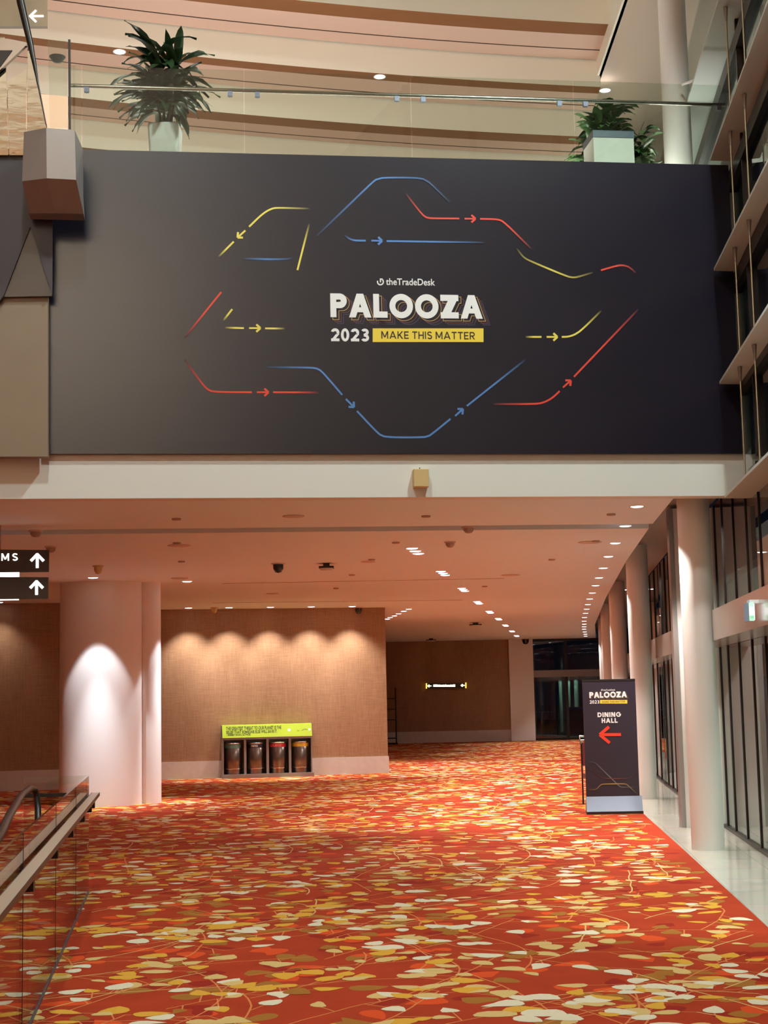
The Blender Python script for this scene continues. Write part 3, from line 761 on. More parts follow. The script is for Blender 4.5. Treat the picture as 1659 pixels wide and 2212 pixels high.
# ================================================================== THE BIG BANNER
BN = FA.shifted(.06)
bl, br = BN.px(104, 985)[0], BN.px(1604, 979)[0]
ban = thing('event_banner', 'huge dark navy banner with coloured arrow lines and white lettering above the cream beam', 'banner', tuple(BN.at(0, 0, 0)))
mb = MB(); mb.pbox(BN, bl, br, -.05, 0, zf1, z_top)
o = mb.build('banner_sheet', M['vinyl'], ban)
L1 = [
 (YEL, 'e', [(538, 490), (568, 461), (588, 450), (602, 449), (668, 451)]), (YEL, 'e', [(505, 522), (472, 555)]),
 (YEL, 'e', [(642.5, 583.5), (668, 483)]), (YEL, 'e', [(501.6, 668), (482, 693)]), (YEL, 's', [(485, 708), (527, 709)]), (YEL, 'e', [(572.6, 709.5), (615.5, 710)]),
 (YEL, 'se', [(1116.5, 537.5), (1130, 556), (1143.5, 563.5), (1226, 598), (1238, 600), (1248, 598.6), (1280, 589)]),
 (YEL, 's', [(1135, 728), (1169.5, 728)]), (YEL, 'e', [(1213.4, 728), (1228, 727.5), (1241.5, 723), (1256.6, 713), (1299, 671)]),
 (BLUE, 'se', [(524, 559), (620, 561), (633, 556)]), (BLUE, 's', [(572, 793.5), (674, 794), (689, 797), (702, 810), (739, 853)]),
 (BLUE, '', [(771, 888), (816, 936), (829, 945), (920, 945), (929, 941), (973, 905)]), (BLUE, 'e', [(1008.5, 877), (1135, 777)]),
 (BLUE, 'se', [(685.5, 509), (799.5, 398.6), (812.5, 387), (824, 384), (904, 384), (921, 389), (932.6, 399), (970, 436)]),
 (BLUE, 's', [(744, 508), (755.5, 517), (767, 520), (790, 520)]), (BLUE, 'e', [(835, 521), (1046, 524)]),
 (RED, 'e', [(478, 631), (399, 729)]), (RED, 's', [(399, 778), (438, 831), (449.5, 843), (464, 847), (544, 847.5)]), (RED, 'e', [(590, 847.5), (689, 848)]),
 (RED, 's', [(877, 419), (911, 463), (921, 470.6), (932.6, 472), (992, 472.3)]), (RED, 'e', [(1037, 473), (1076, 473.7), (1089.5, 480), (1147, 537.5)]),
 (RED, 'e', [(1298, 584), (1332.6, 574), (1346, 573), (1359.6, 577), (1373, 590)]),
 (RED, 's', [(1066, 873), (1157, 873), (1174, 870), (1192.5, 860.5), (1208.7, 845)]), (RED, 'e', [(1239.7, 814), (1378, 669)])]
A1 = [(YEL, (530, 498), (513, 513.5)), (YEL, (538, 709), (562.5, 709)), (YEL, (1180.7, 728), (1204, 728)),
      (BLUE, (747, 862), (764.6, 879.7)), (BLUE, (983, 898.6), (1000, 883.5)), (BLUE, (802, 520), (825.5, 520.5)),
      (RED, (555, 847.5), (580, 847.5)), (RED, (1003.5, 472.7), (1027, 472.7)), (RED, (1216, 837), (1233, 822))]
CN = {YEL: 'yellow', BLUE: 'blue', RED: 'red'}
for col, fade, pts in L1:
    mb = MB(); graphic(mb, BN, pts, col, fade, .020, .0008); mb.build('route_line', M['ink'], ban)['label'] = CN[col] + ' route line'
for col, a, b in A1:
    mb = MB(); arrow(mb, BN, a, b, col, .020, .0010); mb.build('route_arrow', M['ink'], ban)['label'] = CN[col] + ' route arrow'
def lettering(parent, P, q_logo, q_icon, q_pal, q_year, q_box, q_tag, o, sc, ground):
    mb = MB(); put_text(mb, P, 'theTradeDesk', q_logo, o, o + .004, .012)
    (x0, y0), (x1, y1) = q_icon; c = ((x0 + x1) / 2, (y0 + y1) / 2); r = (x1 - x0) / 2 * .82
    arc = [P.px(c[0] + r * math.sin(math.radians(a)), c[1] - r * math.cos(math.radians(a))) for a in range(40, 300, 10)]
    w = abs(P.px(c[0] + r * .42, c[1])[0] - P.px(c[0], c[1])[0])
    mb.ribbon(P, arc, w, o, o + .004)
    mb.ribbon(P, [P.px(c[0] + r * .72, c[1] - r * .95), P.px(c[0] - r * .05, c[1] - r * .95)], w, o, o + .004)
    mb.ribbon(P, [P.px(c[0], c[1] - r * 1.15), P.px(c[0], c[1] + r * .15)], w, o, o + .004)
    mb.build('logo_line', M['white_ink'], parent)
    pxs = abs(P.px(c[0] + 1, c[1])[0] - P.px(c[0], c[1])[0])
    for nm, ox, oy, of, fill in (('outline_b', 15, 13, .0002, .0006), ('outline_r', 10.3, 9.2, .0010, .0014), ('outline_y', 5.4, 4.8, .0018, .0022)):
        sh = (ox * sc * pxs, -oy * sc * pxs)
        mb = MB(); stroke_text(mb, P, 'PALOOZA', q_pal, o, o + of, .25, .10, .022, 0, sh, False); stroke_text(mb, P, 'PALOOZA', q_pal, o, o + fill, .25, .10, -.003, 1, sh, False); mb.build('letter_outline', [M[nm], ground], parent)
    mb = MB(); stroke_text(mb, P, 'PALOOZA', q_pal, o, o + .004, .26, .09); stroke_text(mb, P, '2023', q_year, o, o + .004, .22, .13)
    mb.build('title_letters', M['white_ink'], parent)
    (x0, y0), (x1, y1) = q_box
    mb = MB(); mb.ppoly(P, [P.px(x0, y1), P.px(x1, y1), P.px(x1, y0), P.px(x0, y0)], o, o + .003); bx = mb.build('slogan_bar', M['yellow_ink'], parent)
    mb = MB(); stroke_text(mb, P, 'MAKE THIS MATTER', q_tag, o + .0032, o + .005, .15, .17); mb.build('slogan_letters', M['dark_ink'], parent)
lettering(ban, BN, ((833.6, 602), (939.5, 616.5)), ((814, 601), (829.4, 617)), ((713.5, 636), (1042, 687)), ((715, 710), (797, 737.5)), ((805, 709.5), (1044.3, 739)), ((823.6, 716.5), (1025.5, 732.5)), .001, 1.0, M['vinyl'])

# ---- speaker box on the fascia
FB = FA
sp = thing('speaker_box', 'small tan box with a dark pin mounted on the cream beam', 'speaker', tuple(FA.at(FA.px(909, 1033)[0], 0, FA.px(909, 1054)[1])))
a0, z1 = FB.shifted(.1).px(893, 1013); a1, z0 = FB.shifted(.1).px(926.5, 1052)
mb = MB(); mb.pbox(FA, a0, a1, 0, .12, z0, z1); b = mb.build('cover', M['brass'], sp)
bv = b.modifiers.new('bevel', 'BEVEL'); bv.width = .008; bv.segments = 2
mb = MB(); c = (a0 + a1) / 2; mb.tube([FA.at(c, .05, z1 - .01), FA.at(c - .008, .05, z1 + .022)], .006, 8); mb.build('pin', M['black'], sp)

# ================================================================== GALLERY BALUSTRADE, PLANTS, CAMERA
GB = FA.shifted(-.22)
g0 = GB.px(150, 300)[0]
gx_r = GB.px(1576, 300)[0]
zg1 = (GB.px(886, 163)[1] + GB.px(300, 151)[1] + GB.px(1400, 176)[1]) / 3
jo = [g0] + [GB.px(x, 200)[0] for x in (177, 527, 887, 1238)] + [gx_r]
GL = ['slim glass panel at the left end of the gallery balustrade', 'glass balustrade panel in front of the big left plant', 'second wide glass balustrade panel above PALOOZA banner', 'glass balustrade panel right of the banner middle', 'glass balustrade panel in front of the right planter']
bal = thing('gallery_balustrade', 'clear glass balustrade with steel handrail along the gallery above the banner', 'balustrade', tuple(GB.at(0, 0, z_top - .06)))
for i in range(5):
    mb = MB(); mb.pbox(GB, jo[i] + .006, jo[i + 1] - .006, -.008, .008, z_top - .06, zg1); mb.build('glass_panel', M['glass'], bal)
zh = (GB.px(300, 187)[1] + GB.px(1100, 202)[1]) / 2
mb = MB(); mb.tube([GB.at(g0, -.09, zh), GB.at(gx_r, -.09, zh)], .022, 12); mb.build('handrail', M['steel'], bal)
for x in (187, 497, 556, 857, 914, 1208, 1264, 1552):
    a = GB.px(x, 205)[0]
    mb = MB(); mb.pbox(GB, a - .027, a + .027, -.03, .014, zh - .105, zh - .05); f = mb.build('clamp', M['alu'], bal)
    mb = MB(); mb.tube([GB.at(a, -.04, zh - .1), GB.at(a, -.09, zh - .02)], .008, 8); mb.build('bracket_arm', M['greyframe'], f)

def blade(mb, base, d, ln, wd, droop, mi=0, seg=6, wave=.0):
    d = Vector(d).normalized(); side = d.cross(Vector((0, 0, 1)))
    side = side.normalized() if side.length > .01 else Vector((1, 0, 0))
    V = []; p = Vector(base); dirv = d.copy()
    ph = random.uniform(0, 6)
    for i in range(seg + 1):
        t = i / seg
        w = wd * (math.sin(math.pi * min(1, .12 + .88 * t)) ** .8) * .5 if i < seg else .002
        nrm = side.cross(dirv)
        k = wave * math.sin(ph + t * 9)
        V += [p - side * w + nrm * (w * .35 + k), p + nrm * k * .3, p + side * w + nrm * (w * .35 - k)]
        dirv = (dirv + Vector((0, 0, -droop / seg))).normalized(); p = p + dirv * (ln / seg)
    Fc = []
    for i in range(seg):
        a = 3 * i; Fc += [(a, a + 1, a + 4, a + 3), (a + 1, a + 2, a + 5, a + 4)]
    mb.add(V, Fc, mi, True)
# big left plant
PL = GB.shifted(-.9)
random.seed(3)
c_a, c_z = PL.px(357, 300); pz0 = z_top - .05
cpos = PL.at(c_a, 0, pz0)
plant = thing('potted_plant', 'tall dark leafy plant in a tapered pale planter behind the left gallery glass', 'plant', tuple(cpos))
ztop_pot = PL.px(357, 274)[1]; hw = .5 * (PL.px(391, 280)[0] - PL.px(323, 280)[0]); hb = hw * .8
mb = MB()
V = [(cpos.x + sx * (hb + (hw - hb) * t), cpos.y + sy * (hb + (hw - hb) * t), pz0 + (ztop_pot - pz0) * t) for t in (0, 1) for sx, sy in ((-1, -1), (1, -1), (1, 1), (-1, 1))]
mb.hexa(V); pot = mb.build('planter', M['planter'], plant)
bv = pot.modifiers.new('bevel', 'BEVEL'); bv.width = .03; bv.segments = 3
mb = MB(); mb.lathe([(hw * .85, 0), (hw * .8, .02)], (cpos.x, cpos.y, ztop_pot - .005), 16); mb.build('soil', M['soil'], plant)
ztip = PL.px(340, 62)[1]; hh = ztip - ztop_pot
mbs, mbf = MB(), MB()
stems = []
for i in range(7):
    a = 6.28 * i / 7 + random.uniform(-.3, .3); r = random.uniform(.03, .16)
    x0, y0 = cpos.x + .06 * math.cos(a), cpos.y + .06 * math.sin(a)
    hgt = hh * random.choice([.45, .55, .68, .8, .62, .5, .3])
    top = Vector((x0 + r * math.cos(a), y0 + r * math.sin(a), ztop_pot + hgt))
    mbs.tube([(x0, y0, ztop_pot - .02), ((x0 + top.x) / 2 + .02, (y0 + top.y) / 2, ztop_pot + hgt * .5), top], [.016, .013, .009], 8)
    stems.append((Vector((x0, y0, ztop_pot)), top))
stems.append((Vector((cpos.x, cpos.y, ztop_pot)), Vector((cpos.x - .08, cpos.y, ztop_pot + hh * .72))))
mbs.tube([stems[-1][0], stems[-1][1]], [.018, .009], 8)
for b0, t0 in stems:
    for k in range(24):
        t = .42 + .58 * (k / 23) ** .8; p = b0.lerp(t0, t)
        az = random.uniform(0, 6.28); el = random.uniform(.15, .9) if t < .9 else random.uniform(.5, 1.35)
        blade(mbf, p, (math.cos(az) * math.cos(el), math.sin(az) * math.cos(el), math.sin(el)), random.uniform(.36, .64), random.uniform(.085, .13), random.uniform(.7, 1.7), wave=.014)
mbs.build('stem', M['stem'], plant); mbf.build('foliage', M['leafgreen'], plant)
# right planter with marble front and steel band
PR = GB.shifted(-.35)
a0, zt = PR.px(1281, 281); a1 = PR.px(1368, 281)[0]
bx = thing('planter_box', 'square pale stone planter with steel rim at right of the gallery', 'planter', tuple(PR.at((a0 + a1) / 2, -.2, z_top - .05)))
mb = MB(); mb.pbox(PR, a0, a1, -.46, 0, z_top - .05, zt - .05); mb.build('box', M['planter'], bx)
mb = MB(); mb.pbox(PR, a0 - .005, a1 + .005, -.465, .006, zt - .085, zt - .02); mb.pbox(PR, a0 - .005, a1 + .005, -.465, .006, zt - .02, zt); mb.build('rim', M['alu'], bx)
random.seed(11)
pr = thing('potted_plant', 'bushy green broad-leaved plant behind the square stone planter', 'plant', tuple(PR.at(a1 - .1, -.75, z_top - .05)))
ca, ccz = PR.px(1350, 290); base = PR.at(ca + .06, -.70, z_top - .05)
mb = MB(); mb.lathe([(.16, 0), (.22, .34), (.2, .34)], tuple(base), 24); mb.build('pot', M['planter'], pr)
zt2 = PR.shifted(-.45).px(1350, 203)[1]
mbs, mbf = MB(), MB()
for i in range(44):
    az = random.uniform(0, 6.28); sp_ = random.uniform(.03, .42); hgt = random.uniform(.40, zt2 - base.z + .04) * (1 - .18 * (sp_ / .4) ** 2)
    tp = base + Vector((sp_ * math.cos(az), sp_ * math.sin(az), hgt))
    if (tp - PR.at(0, 0, 0)).dot(PR.n) > -.52 and a0 - .05 < (tp - PR.at(0, 0, 0)).dot(PR.d) < a1 + .05: tp -= PR.n * .30
    mbs.tube([base + Vector((.05 * math.cos(az), .05 * math.sin(az), .3)), tp], [.007, .004], 6)
    for k in range(12):
        az2 = az + random.uniform(-2, 2); el = random.uniform(-.3, 1.0)
        blade(mbf, tp - Vector((0, 0, random.uniform(0, hgt * .45))), (math.cos(az2) * math.cos(el), math.sin(az2) * math.cos(el), math.sin(el)), random.uniform(.17, .30), random.uniform(.08, .115), random.uniform(.5, 1.3), wave=.006)
mbs.build('stem', M['stem'], pr); mbf.build('foliage', M['leafgreen2'], pr)

# security camera by the gallery column
SCm = Plane(0, 17.6, .13)
a, z = SCm.px(1530, 165)
sc = thing('security_camera', 'pale surveillance camera on a bracket right of the gallery column', 'camera', tuple(SCm.at(a, 0, z)))
mb = MB(); mb.tube([SCm.at(SCm.px(1490, 163)[0], -.3, z + .01), SCm.at(a - .03, 0, z)], .018, 8); mb.build('bracket', M['trim'], sc)
mb = MB(); mb.tube([SCm.at(a - .08, -.02, z), SCm.at(a + .07, .05, z - .01)], .042, 16); mb.build('housing', M['trim'], sc)
c = SCm.at(a + .03, .07, z - .05)
mb = MB(); mb.lathe([(.0, -.03), (.025, -.02), (.036, 0), (.036, .02)], tuple(c), 16); mb.build('lens', M['dome'], sc)

# ================================================================== ESCALATOR END AT UPPER LEFT
EP = FA.shifted(.35)
esc = thing('escalator', 'upper end of an escalator with polished steel sides and dark underside at top left', 'escalator', tuple(EP.at(EP.px(60, 330)[0], -.2, z_top - .1)))
P_ = lambda pts, P=EP: [P.px(*p) for p in pts]
mb = MB(); mb.ppoly(EP, P_([(-900, 338), (18, 335), (14, 180), (10, 80), (-900, 80)]), -.06, 0); mb.build('side_panel', M['wavysteel'], esc)
mb = MB(); mb.ppoly(EP, P_([(20, 335), (56, 335), (57.5, 150), (16, 178)]), -.06, 0); mb.build('side_panel', M['wavysteel'], esc)
mb = MB(); mb.ppoly(EP, P_([(58, 335), (101, 335), (101, 270), (83, 175), (60, 93)]), -.06, 0); mb.build('side_panel', M['wavysteel'], esc)
EQ = EP.shifted(.12)
mb = MB(); mb.ppoly(EQ, P_([(-900, 80), (16, 80), (56, 88), (58, 92), (2, 145), (-60, 200), (-900, 200)], EQ), -.10, -.04); mb.build('deck_glass', M['steel'], esc)
mb = MB(); mb.ppoly(EQ, P_([(-900, 106), (26, 106), (1, 140), (-60, 195), (-900, 195)], EQ), -.04, -.03); mb.build('dark_inset', M['darkframe'], esc)
hp = [(38, -40), (47, 15), (58, 62), (68, 105), (76, 145), (84, 190), (93, 235), (101, 276)]
mb = MB(); mb.tube([EP.at(*(lambda q: (q[0], .10, q[1]))(EP.px(*p))) for p in hp], [.045, .042, .038, .032, .022, .010, .007, .006], 12); mb.build('handrail', M['black'], esc)
# end post and little glass wing
mb = MB(); mb.ppoly(EP, P_([(144, 68), (149, 68), (149.5, 278), (145, 278)]), -.25, -.2); mb.build('end_post', M['darkframe'], esc)
mb = MB(); mb.ppoly(EP, P_([(99, 67), (140, 67), (143, 278), (104, 278)]), -.26, -.25); mb.build('glass_wing', M['glass'], esc)
mb = MB(); q = P_([(118, 97)])[0]; c = EP.at(q[0], -.36, q[1]); mb.lathe([(0, -.05), (.05, -.035), (.075, 0), (.09, .02)], tuple(c), 20); 
mb.build('dome_reflection', M['alu'], esc)  # solid shape standing in for a camera dome's reflection
# amber lit riser seen through the wing
AM = GB.shifted(-1.2)
mb = MB(); mb.ppoly(AM, [AM.px(90, 275), AM.px(146, 278), AM.px(146, 208), AM.px(88, 203)], -.05, 0)
tag(mb.build('amber_light_box', M['orangelit']), 'small amber glowing wall panel behind the escalator end post', 'panel')
# faceted grey newel block
FBk = FA.shifted(1.0)
f = lambda x, y, o=0.0: FBk.at(FBk.px(x, y)[0], o, FBk.px(x, y)[1])
bk = lambda x, y: FBk.at(FBk.px(x, y)[0], -.62, FBk.px(x, y)[1])
nb = thing('newel_block', 'faceted grey block hanging at the escalator end over the dark banner', 'block', tuple(f(110, 437)))
V = [f(49, 276, -.12), f(100, 276), f(161, 279, -.02), f(45, 383, -.12), f(101, 385), f(164, 387, -.02), f(53, 433, -.42), f(113, 437, -.36), f(175, 436, -.40),
     bk(52, 280), bk(165, 280), bk(175, 436), bk(53, 433), f(175, 300, -.3)]
mb = MB(); mb.add(V, [(3, 4, 1, 0), (4, 5, 2, 1), (6, 7, 4, 3), (7, 8, 5, 4), (5, 8, 13, 2), (8, 11, 10, 13), (13, 10, 2), (0, 1, 2, 10, 9), (0, 9, 12, 6, 3), (6, 12, 11, 8, 7), (9, 10, 11, 12)])
mb.build('block_shell', M['greyframe'], nb)
# dark wrapped underside with its triangular notch, and the stone panel below
EU = FA.shifted(.30)
mb = MB()
mb.ppoly(EU, P_([(-900, 336), (56, 333), (65, 490), (8, 638), (-8, 660), (-120, 900), (-165, 985), (-900, 990)], EU), -.06, 0)
mb.ppoly(EU, P_([(56, 333), (113, 333), (114, 450), (113, 637), (65, 490)], EU), -.06, 0)
mb.build('wrapped_underside', M['vinyl_plain'], esc)
mb = MB(); t = EU.shifted(-.03); mb.ppoly(t, P_([(50, 440), (90, 480), (112.5, 639.5), (-40, 642), (-40, 600)], t), -.05, 0); mb.build('notch_lining', M['signbrown'], esc)
EW = FA.shifted(.22)
mb = MB(); mb.ppoly(EW, P_([(-900, 640), (103.5, 640), (103.5, 986), (-900, 990)], EW), -.14, 0)
mb.v and tag(mb.build('wall_stone_panel', plain('taupe_stone_panel', srgb(140, 124, 104), .6, noise=.1, scale=3)), 'taupe stone panel left of the banner bottom', 'panel', kind='structure')
# arrow sign at top left
SG = FA.shifted(.05)
ar = thing('direction_sign', 'small taupe sign with white left arrow behind the escalator handrail', 'sign', tuple(SG.at(SG.px(66, 57)[0], 0, SG.px(66, 57)[1])))
mb = MB(); mb.ppoly(SG, P_([(-30, 57), (102, 57), (102, -6), (-30, -6)], SG), -.06, 0); mb.build('sign_face', M['signtaupe'], ar)
def big_arrow(mb, P, tip, end, armlen, w, o, spread=44):
    a_, b_ = P.px(*end), P.px(*tip); mb.ribbon(P, [a_, b_], w, o, o + .004)
    dx, dy = end[0] - tip[0], end[1] - tip[1]; k = math.hypot(dx, dy); dx, dy = dx / k, dy / k
    for sg in (1, -1):
        c, s = math.cos(math.radians(spread)), math.sin(math.radians(spread)) * sg
        q = P.px(tip[0] + (dx * c - dy * s) * armlen, tip[1] + (dx * s + dy * c) * armlen)
        e0 = P.px(tip[0] - (dx * c - dy * s) * 1.2, tip[1] - (dx * s + dy * c) * 1.2)
        mb.ribbon(P, [e0, q], w, o + .0005, o + .0045)
mb = MB(); big_arrow(mb, SG, (65, 35), (94, 35), 18, .021, .001); mb.build('arrow', M['lens_warm'], ar)

# ================================================================== HANGING SIGN, LOWER LEFT
HS = Plane(-4.7, 18.5, .13)
z = HS.px(60, 1187)[1]
sg = thing('hanging_sign', 'two stacked dark brown hanging signs with white up arrows at left', 'sign', tuple(HS.at(HS.px(50, 1240)[0], 0, HS.px(50, 1293)[1])))
for (y0, y1, xr) in ((1187, 1235, 106), (1246, 1293, 104.5)):
    mb = MB(); mb.ppoly(HS, P_([(-320, y1 + 6), (xr - 1, y1), (xr, y0 + 1), (-320, y0 - 2)], HS), -.06, 0); b = mb.build('sign_face', M['signbrown'], sg)
    mb = MB(); mb.ppoly(HS, P_([(54.3, y1), (55.3, y1), (55.3, y0), (54.3, y0)], HS), 0, .002); mb.build('divider', M['black'], b)
mb = MB(); mb.ppoly(HS, P_([(-320, 1252), (41, 1245.5), (41, 1234.5), (-320, 1240)], HS), -.05, -.01); mb.build('light_strip', M['lens_warm'], sg)
mb = MB(); mb.ppoly(HS, P_([(-320, 1302), (40, 1296), (40, 1293.8), (-320, 1299)], HS), -.05, -.01); mb.build('light_strip', M['lens_warm'], sg)
mb = MB(); stroke_text(mb, HS, 'ROOMS', ((-66, 1195.8), (38.5, 1211.5)), .001, .005, .17, .42); mb.build('letters', M['lens_warm'], sg)
mb = MB(); big_arrow(mb, HS, (80.5, 1197.5), (80.5, 1227), 20, .034, .001); mb.build('arrow', M['lens_warm'], sg)
mb = MB(); big_arrow(mb, HS, (79, 1256), (79, 1285), 20, .034, .001); mb.build('arrow', M['lens_warm'], sg)
a = HS.px(-1, 1170)[0]
mb = MB(); mb.tube([HS.at(a, -.03, z), HS.at(a, -.03, H + .0)], .012, 8); mb.build('hanger', M['greyframe'], sg)

# ================================================================== FLOOR LEVEL OBJECTS
# ---- recycling station
BP = BW.shifted(.42)
def bp(x, y): return BP.px(x, y)
a0, a1 = bp(481, 1640)[0], bp(675, 1640)[0]
zt = (bp(480, 1567)[1] + bp(673, 1562)[1]) / 2; zb = (bp(480, 1594)[1] + bp(673, 1590)[1]) / 2
st = thing('recycling_station', 'grey steel recycling station with lime green header against the brown wall', 'recycling bins', tuple(BP.at((a0 + a1) / 2, -.2, 0)))
mb = MB()
c8 = [BP.at(a, o_, z_) for z_, sh in ((zb, 0), (zt, -.10)) for a, o_ in ((a0, sh - .04), (a1, sh - .04), (a1, sh), (a0, sh))]
mb.hexa([c8[3], c8[2], c8[1], c8[0], c8[7], c8[6], c8[5], c8[4]]); mb.pbox(BP, a0, a1, -.38, -.11, zt - .02, zt); hd = mb.build('header_panel', M['lime'], st)
wid = a1 - a0; cell = wid / 4
mb = MB(); mb.pbox(BP, a0, a1, -.40, -.36, .05, zt - .02)
for i in range(5):
    c = a0 + cell * i; w = .028
    mb.pbox(BP, max(a0, c - w), min(a1, c + w), -.38, -.02, .09, zb + .01)
mb.pbox(BP, a0, a1, -.36, -.01, zb - .05, zb + .002)
mb.build('frame', M['binframe'], st)
mb = MB(); mb.pbox(BP, a0 - .01, a1 + .03, -.40, .04, 0, .09); mb.build('plinth', M['binframe'], st)
binl = ['green', 'navy', 'red', 'yellow']
bcol = [srgb(90, 140, 130), srgb(44, 40, 66), srgb(196, 44, 62), srgb(216, 178, 60)]
for i in range(4):
    c = a0 + cell * (i + .5); r = cell * .385
    p = BP.at(c, -.20, 0)
    bb = thing('recycling_bin', 'round steel bin with a %s label band, %s from the left in the station' % (binl[i], ORD[i]), 'bin', tuple(p + Vector((0, 0, .09))), 'steel bins in the recycling station')
    hgt = zb - .14
    mb = MB(); mb.lathe([(r * .96, .09), (r * .96, .20), (r, .21), (r, hgt), (r * .9, hgt + .01)], (p.x, p.y, 0), 32); mb.build('canister', M['canister'], bb)
    mb = MB(); mb.lathe([(r * 1.015, .205), (r * 1.03, .212), (r * 1.03, .225), (r * 1.015, .232)], (p.x, p.y, 0), 32, caps=False); mb.build('base_ring', M['steel'], bb); mb = MB(); mb.lathe([(r * 1.0, hgt - .012), (r * 1.03, hgt - .004), (r * 1.03, hgt + .012), (r * .95, hgt + .018)], (p.x, p.y, 0), 32); mb.build('rim', M['steel'], bb)
    m = plain('band_' + binl[i], bcol[i], .45)
    n0 = 14; V = []
    for k in range(n0 + 1):
        t = math.radians(-160 + 140 * k / n0)
        V += [(p.x + 1.012 * r * math.cos(t), p.y + 1.012 * r * math.sin(t), hgt - .10), (p.x + 1.012 * r * math.cos(t), p.y + 1.012 * r * math.sin(t), hgt - .02)]
    mb = MB(); mb.add(V, [(2 * k, 2 * k + 2, 2 * k + 3, 2 * k + 1) for k in range(n0)], 0, True); mb.build('label_band', m, bb)
    if i in (1, 2):
        mb = MB(); V, Fc = text_geo(['', 'PAPER', 'PLASTIC', ''][i], .01)
        th = lambda x: math.radians(-92) + (x - .5) * [0, .8, 1.05, 0][i]
        mb.add([(p.x + (1.016 + .01 * zz) * r * math.cos(th(x)), p.y + (1.016 + .01 * zz) * r * math.sin(th(x)), hgt - .085 + .05 * y) for x, y, zz in V], Fc); mb.build('label_letters', M['white_ink'] if i == 1 else plain('pink_print', srgb(232, 150, 150), .5), bb)
mb = MB()
class Lean(Plane):
    def at(s, a, off, z): return Plane.at(s, a, off - .10 * (z - zb) / (zt - zb), z)
BP_, BP = BP, Lean(BP.x0, BP.y0, BP.m)
put_text(mb, BP, 'THE GREATEST THREAT TO OUR PLANET IS THE', ((489, 1568.8), (608.5, 1576.2)), .001, .004, .02)
put_text(mb, BP, 'BELIEF THAT SOMEONE ELSE WILL SAVE IT.', ((489, 1577.4), (599.5, 1583.8)), .001, .004, .02)
put_text(mb, BP, '- ROBERT SWAN, AUTHOR', ((490, 1585.3), (541.5, 1589.6)), .001, .004, .01)
mb.build('header_letters', plain('dark_green_print', srgb(64, 76, 30), .6), hd)
mb = MB()
for x, y, r, mi in ((625, 1577, 3.2, 0), (669, 1575.5, 2.4, 0)):
    q = BP.px(x, y); rr = r * .0112; mb = MB(); mb.ppoly(BP, [(q[0] + rr * math.cos(t * .524), q[1] + rr * math.sin(t * .524)) for t in range(12)], .001, .003); mb.build('round_sticker', M['white_ink'], hd)
mb = MB()
q0, q1 = BP.px(652, 1578), BP.px(664, 1575.5); mb.ribbon(BP, [q0, ((q0[0] + q1[0]) / 2, q1[1] + .01), q1], .012, .001, .003, mi=1)
q0, q1 = BP.px(642, 1578), BP.px(647, 1578); mb.ribbon(BP, [q0, q1], .01, .001, .003, mi=1)
mb.build('small_emblem', [M['white_ink'], plain('dull_green_print', srgb(110, 130, 50), .6)], hd)

# ---- retractable banner stand
SP = Plane(3.36, 23.45, -.06)
q = lambda x, y: SP.px(x, y)
sa0, sa1 = q(1262, 1600)[0], q(1377, 1600)[0]
sz1 = (q(1257, 1470)[1] + q(1369, 1468)[1]) / 2; szb = (q(1266, 1720)[1] + q(1383, 1720)[1]) / 2
sd = thing('banner_stand', 'free standing dark navy banner stand pointing left to the dining hall', 'banner stand', tuple(SP.at((sa0 + sa1) / 2, 0, 0)))
mb = MB(); mb.pbox(SP, sa0, sa1, -.012, 0, szb - .02, sz1); mb.build('banner_sheet', M['standvinyl'], sd)
mb = MB(); mb.pbox(SP, sa0, sa1, -.025, .008, sz1 - .012, sz1 + .012); mb.build('top_rail', M['darkframe'], sd)
mb = MB(); b0, b1 = sa0 - .005, sa1 + .03
mb.prism([SP.at(b0, .015, szb), SP.at(b0, .12, .04), SP.at(b0, -.12, .04), SP.at(b0, -.05, szb)], [SP.at(b1, .015, szb), SP.at(b1, .12, .04), SP.at(b1, -.12, .04), SP.at(b1, -.05, szb)])
mb.build('base_housing', M['alu'], sd)
mb = MB(); mb.pbox(SP, b0, b1 + .005, -.13, .125, 0, .04); mb.build('foot', M['blackm'], sd)
mb = MB(); c = (sa0 + sa1) / 2; mb.tube([SP.at(c, -.05, .2), SP.at(c, -.03, sz1)], .012, 8); mb.build('support_pole', M['alu'], sd)
lettering(sd, SP, ((1303, 1488.6), (1329, 1492.2)), ((1298, 1488.2), (1302, 1492.4)), ((1273, 1494.3), (1354, 1507)), ((1273.8, 1512.7), (1294.5, 1520)), ((1296, 1511.9), (1355, 1519.8)), ((1300.7, 1513.9), (1350.4, 1517.8)), .001, .247, M['standvinyl'])
mb = MB(); stroke_text(mb, SP, 'DINING', ((1290.7, 1538.6), (1341.4, 1548.7)), .001, .005, .24, .14); stroke_text(mb, SP, 'HALL', ((1299.6, 1551.2), (1334, 1561.6)), .001, .005, .24, .14); mb.build('direction_letters', M['white_ink'], sd)
mb = MB()
tp, t1, t2 = q(1294.6, 1587), q(1315.5, 1570), q(1317, 1604.8)
w = .043
mb.ribbon(SP, [q(1341.5, 1586.6), q(1298, 1587)], w, .001, .005)
for e_ in ((1315.5, 1570), (1317, 1604.8)): mb.ribbon(SP, [q(1295.5, 1587.0), q(*e_)], w * 1.05, .0015, .0055)
mb.build('direction_arrow', M['red_ink'], sd)
mb = MB()
sx = lambda pts: [(1240 + x / 6.506, 1440 + y / 6.506) for x, y in pts]
SN = srgb(36, 27, 44)
graphic(mb, SP, sx([(200, 1340), (280, 1340), (310, 1360), (400, 1450), (540, 1585), (640, 1685), (660, 1695), (870, 1695)]), srgb(120, 130, 140), 'se', .016, .001, SN, .8)
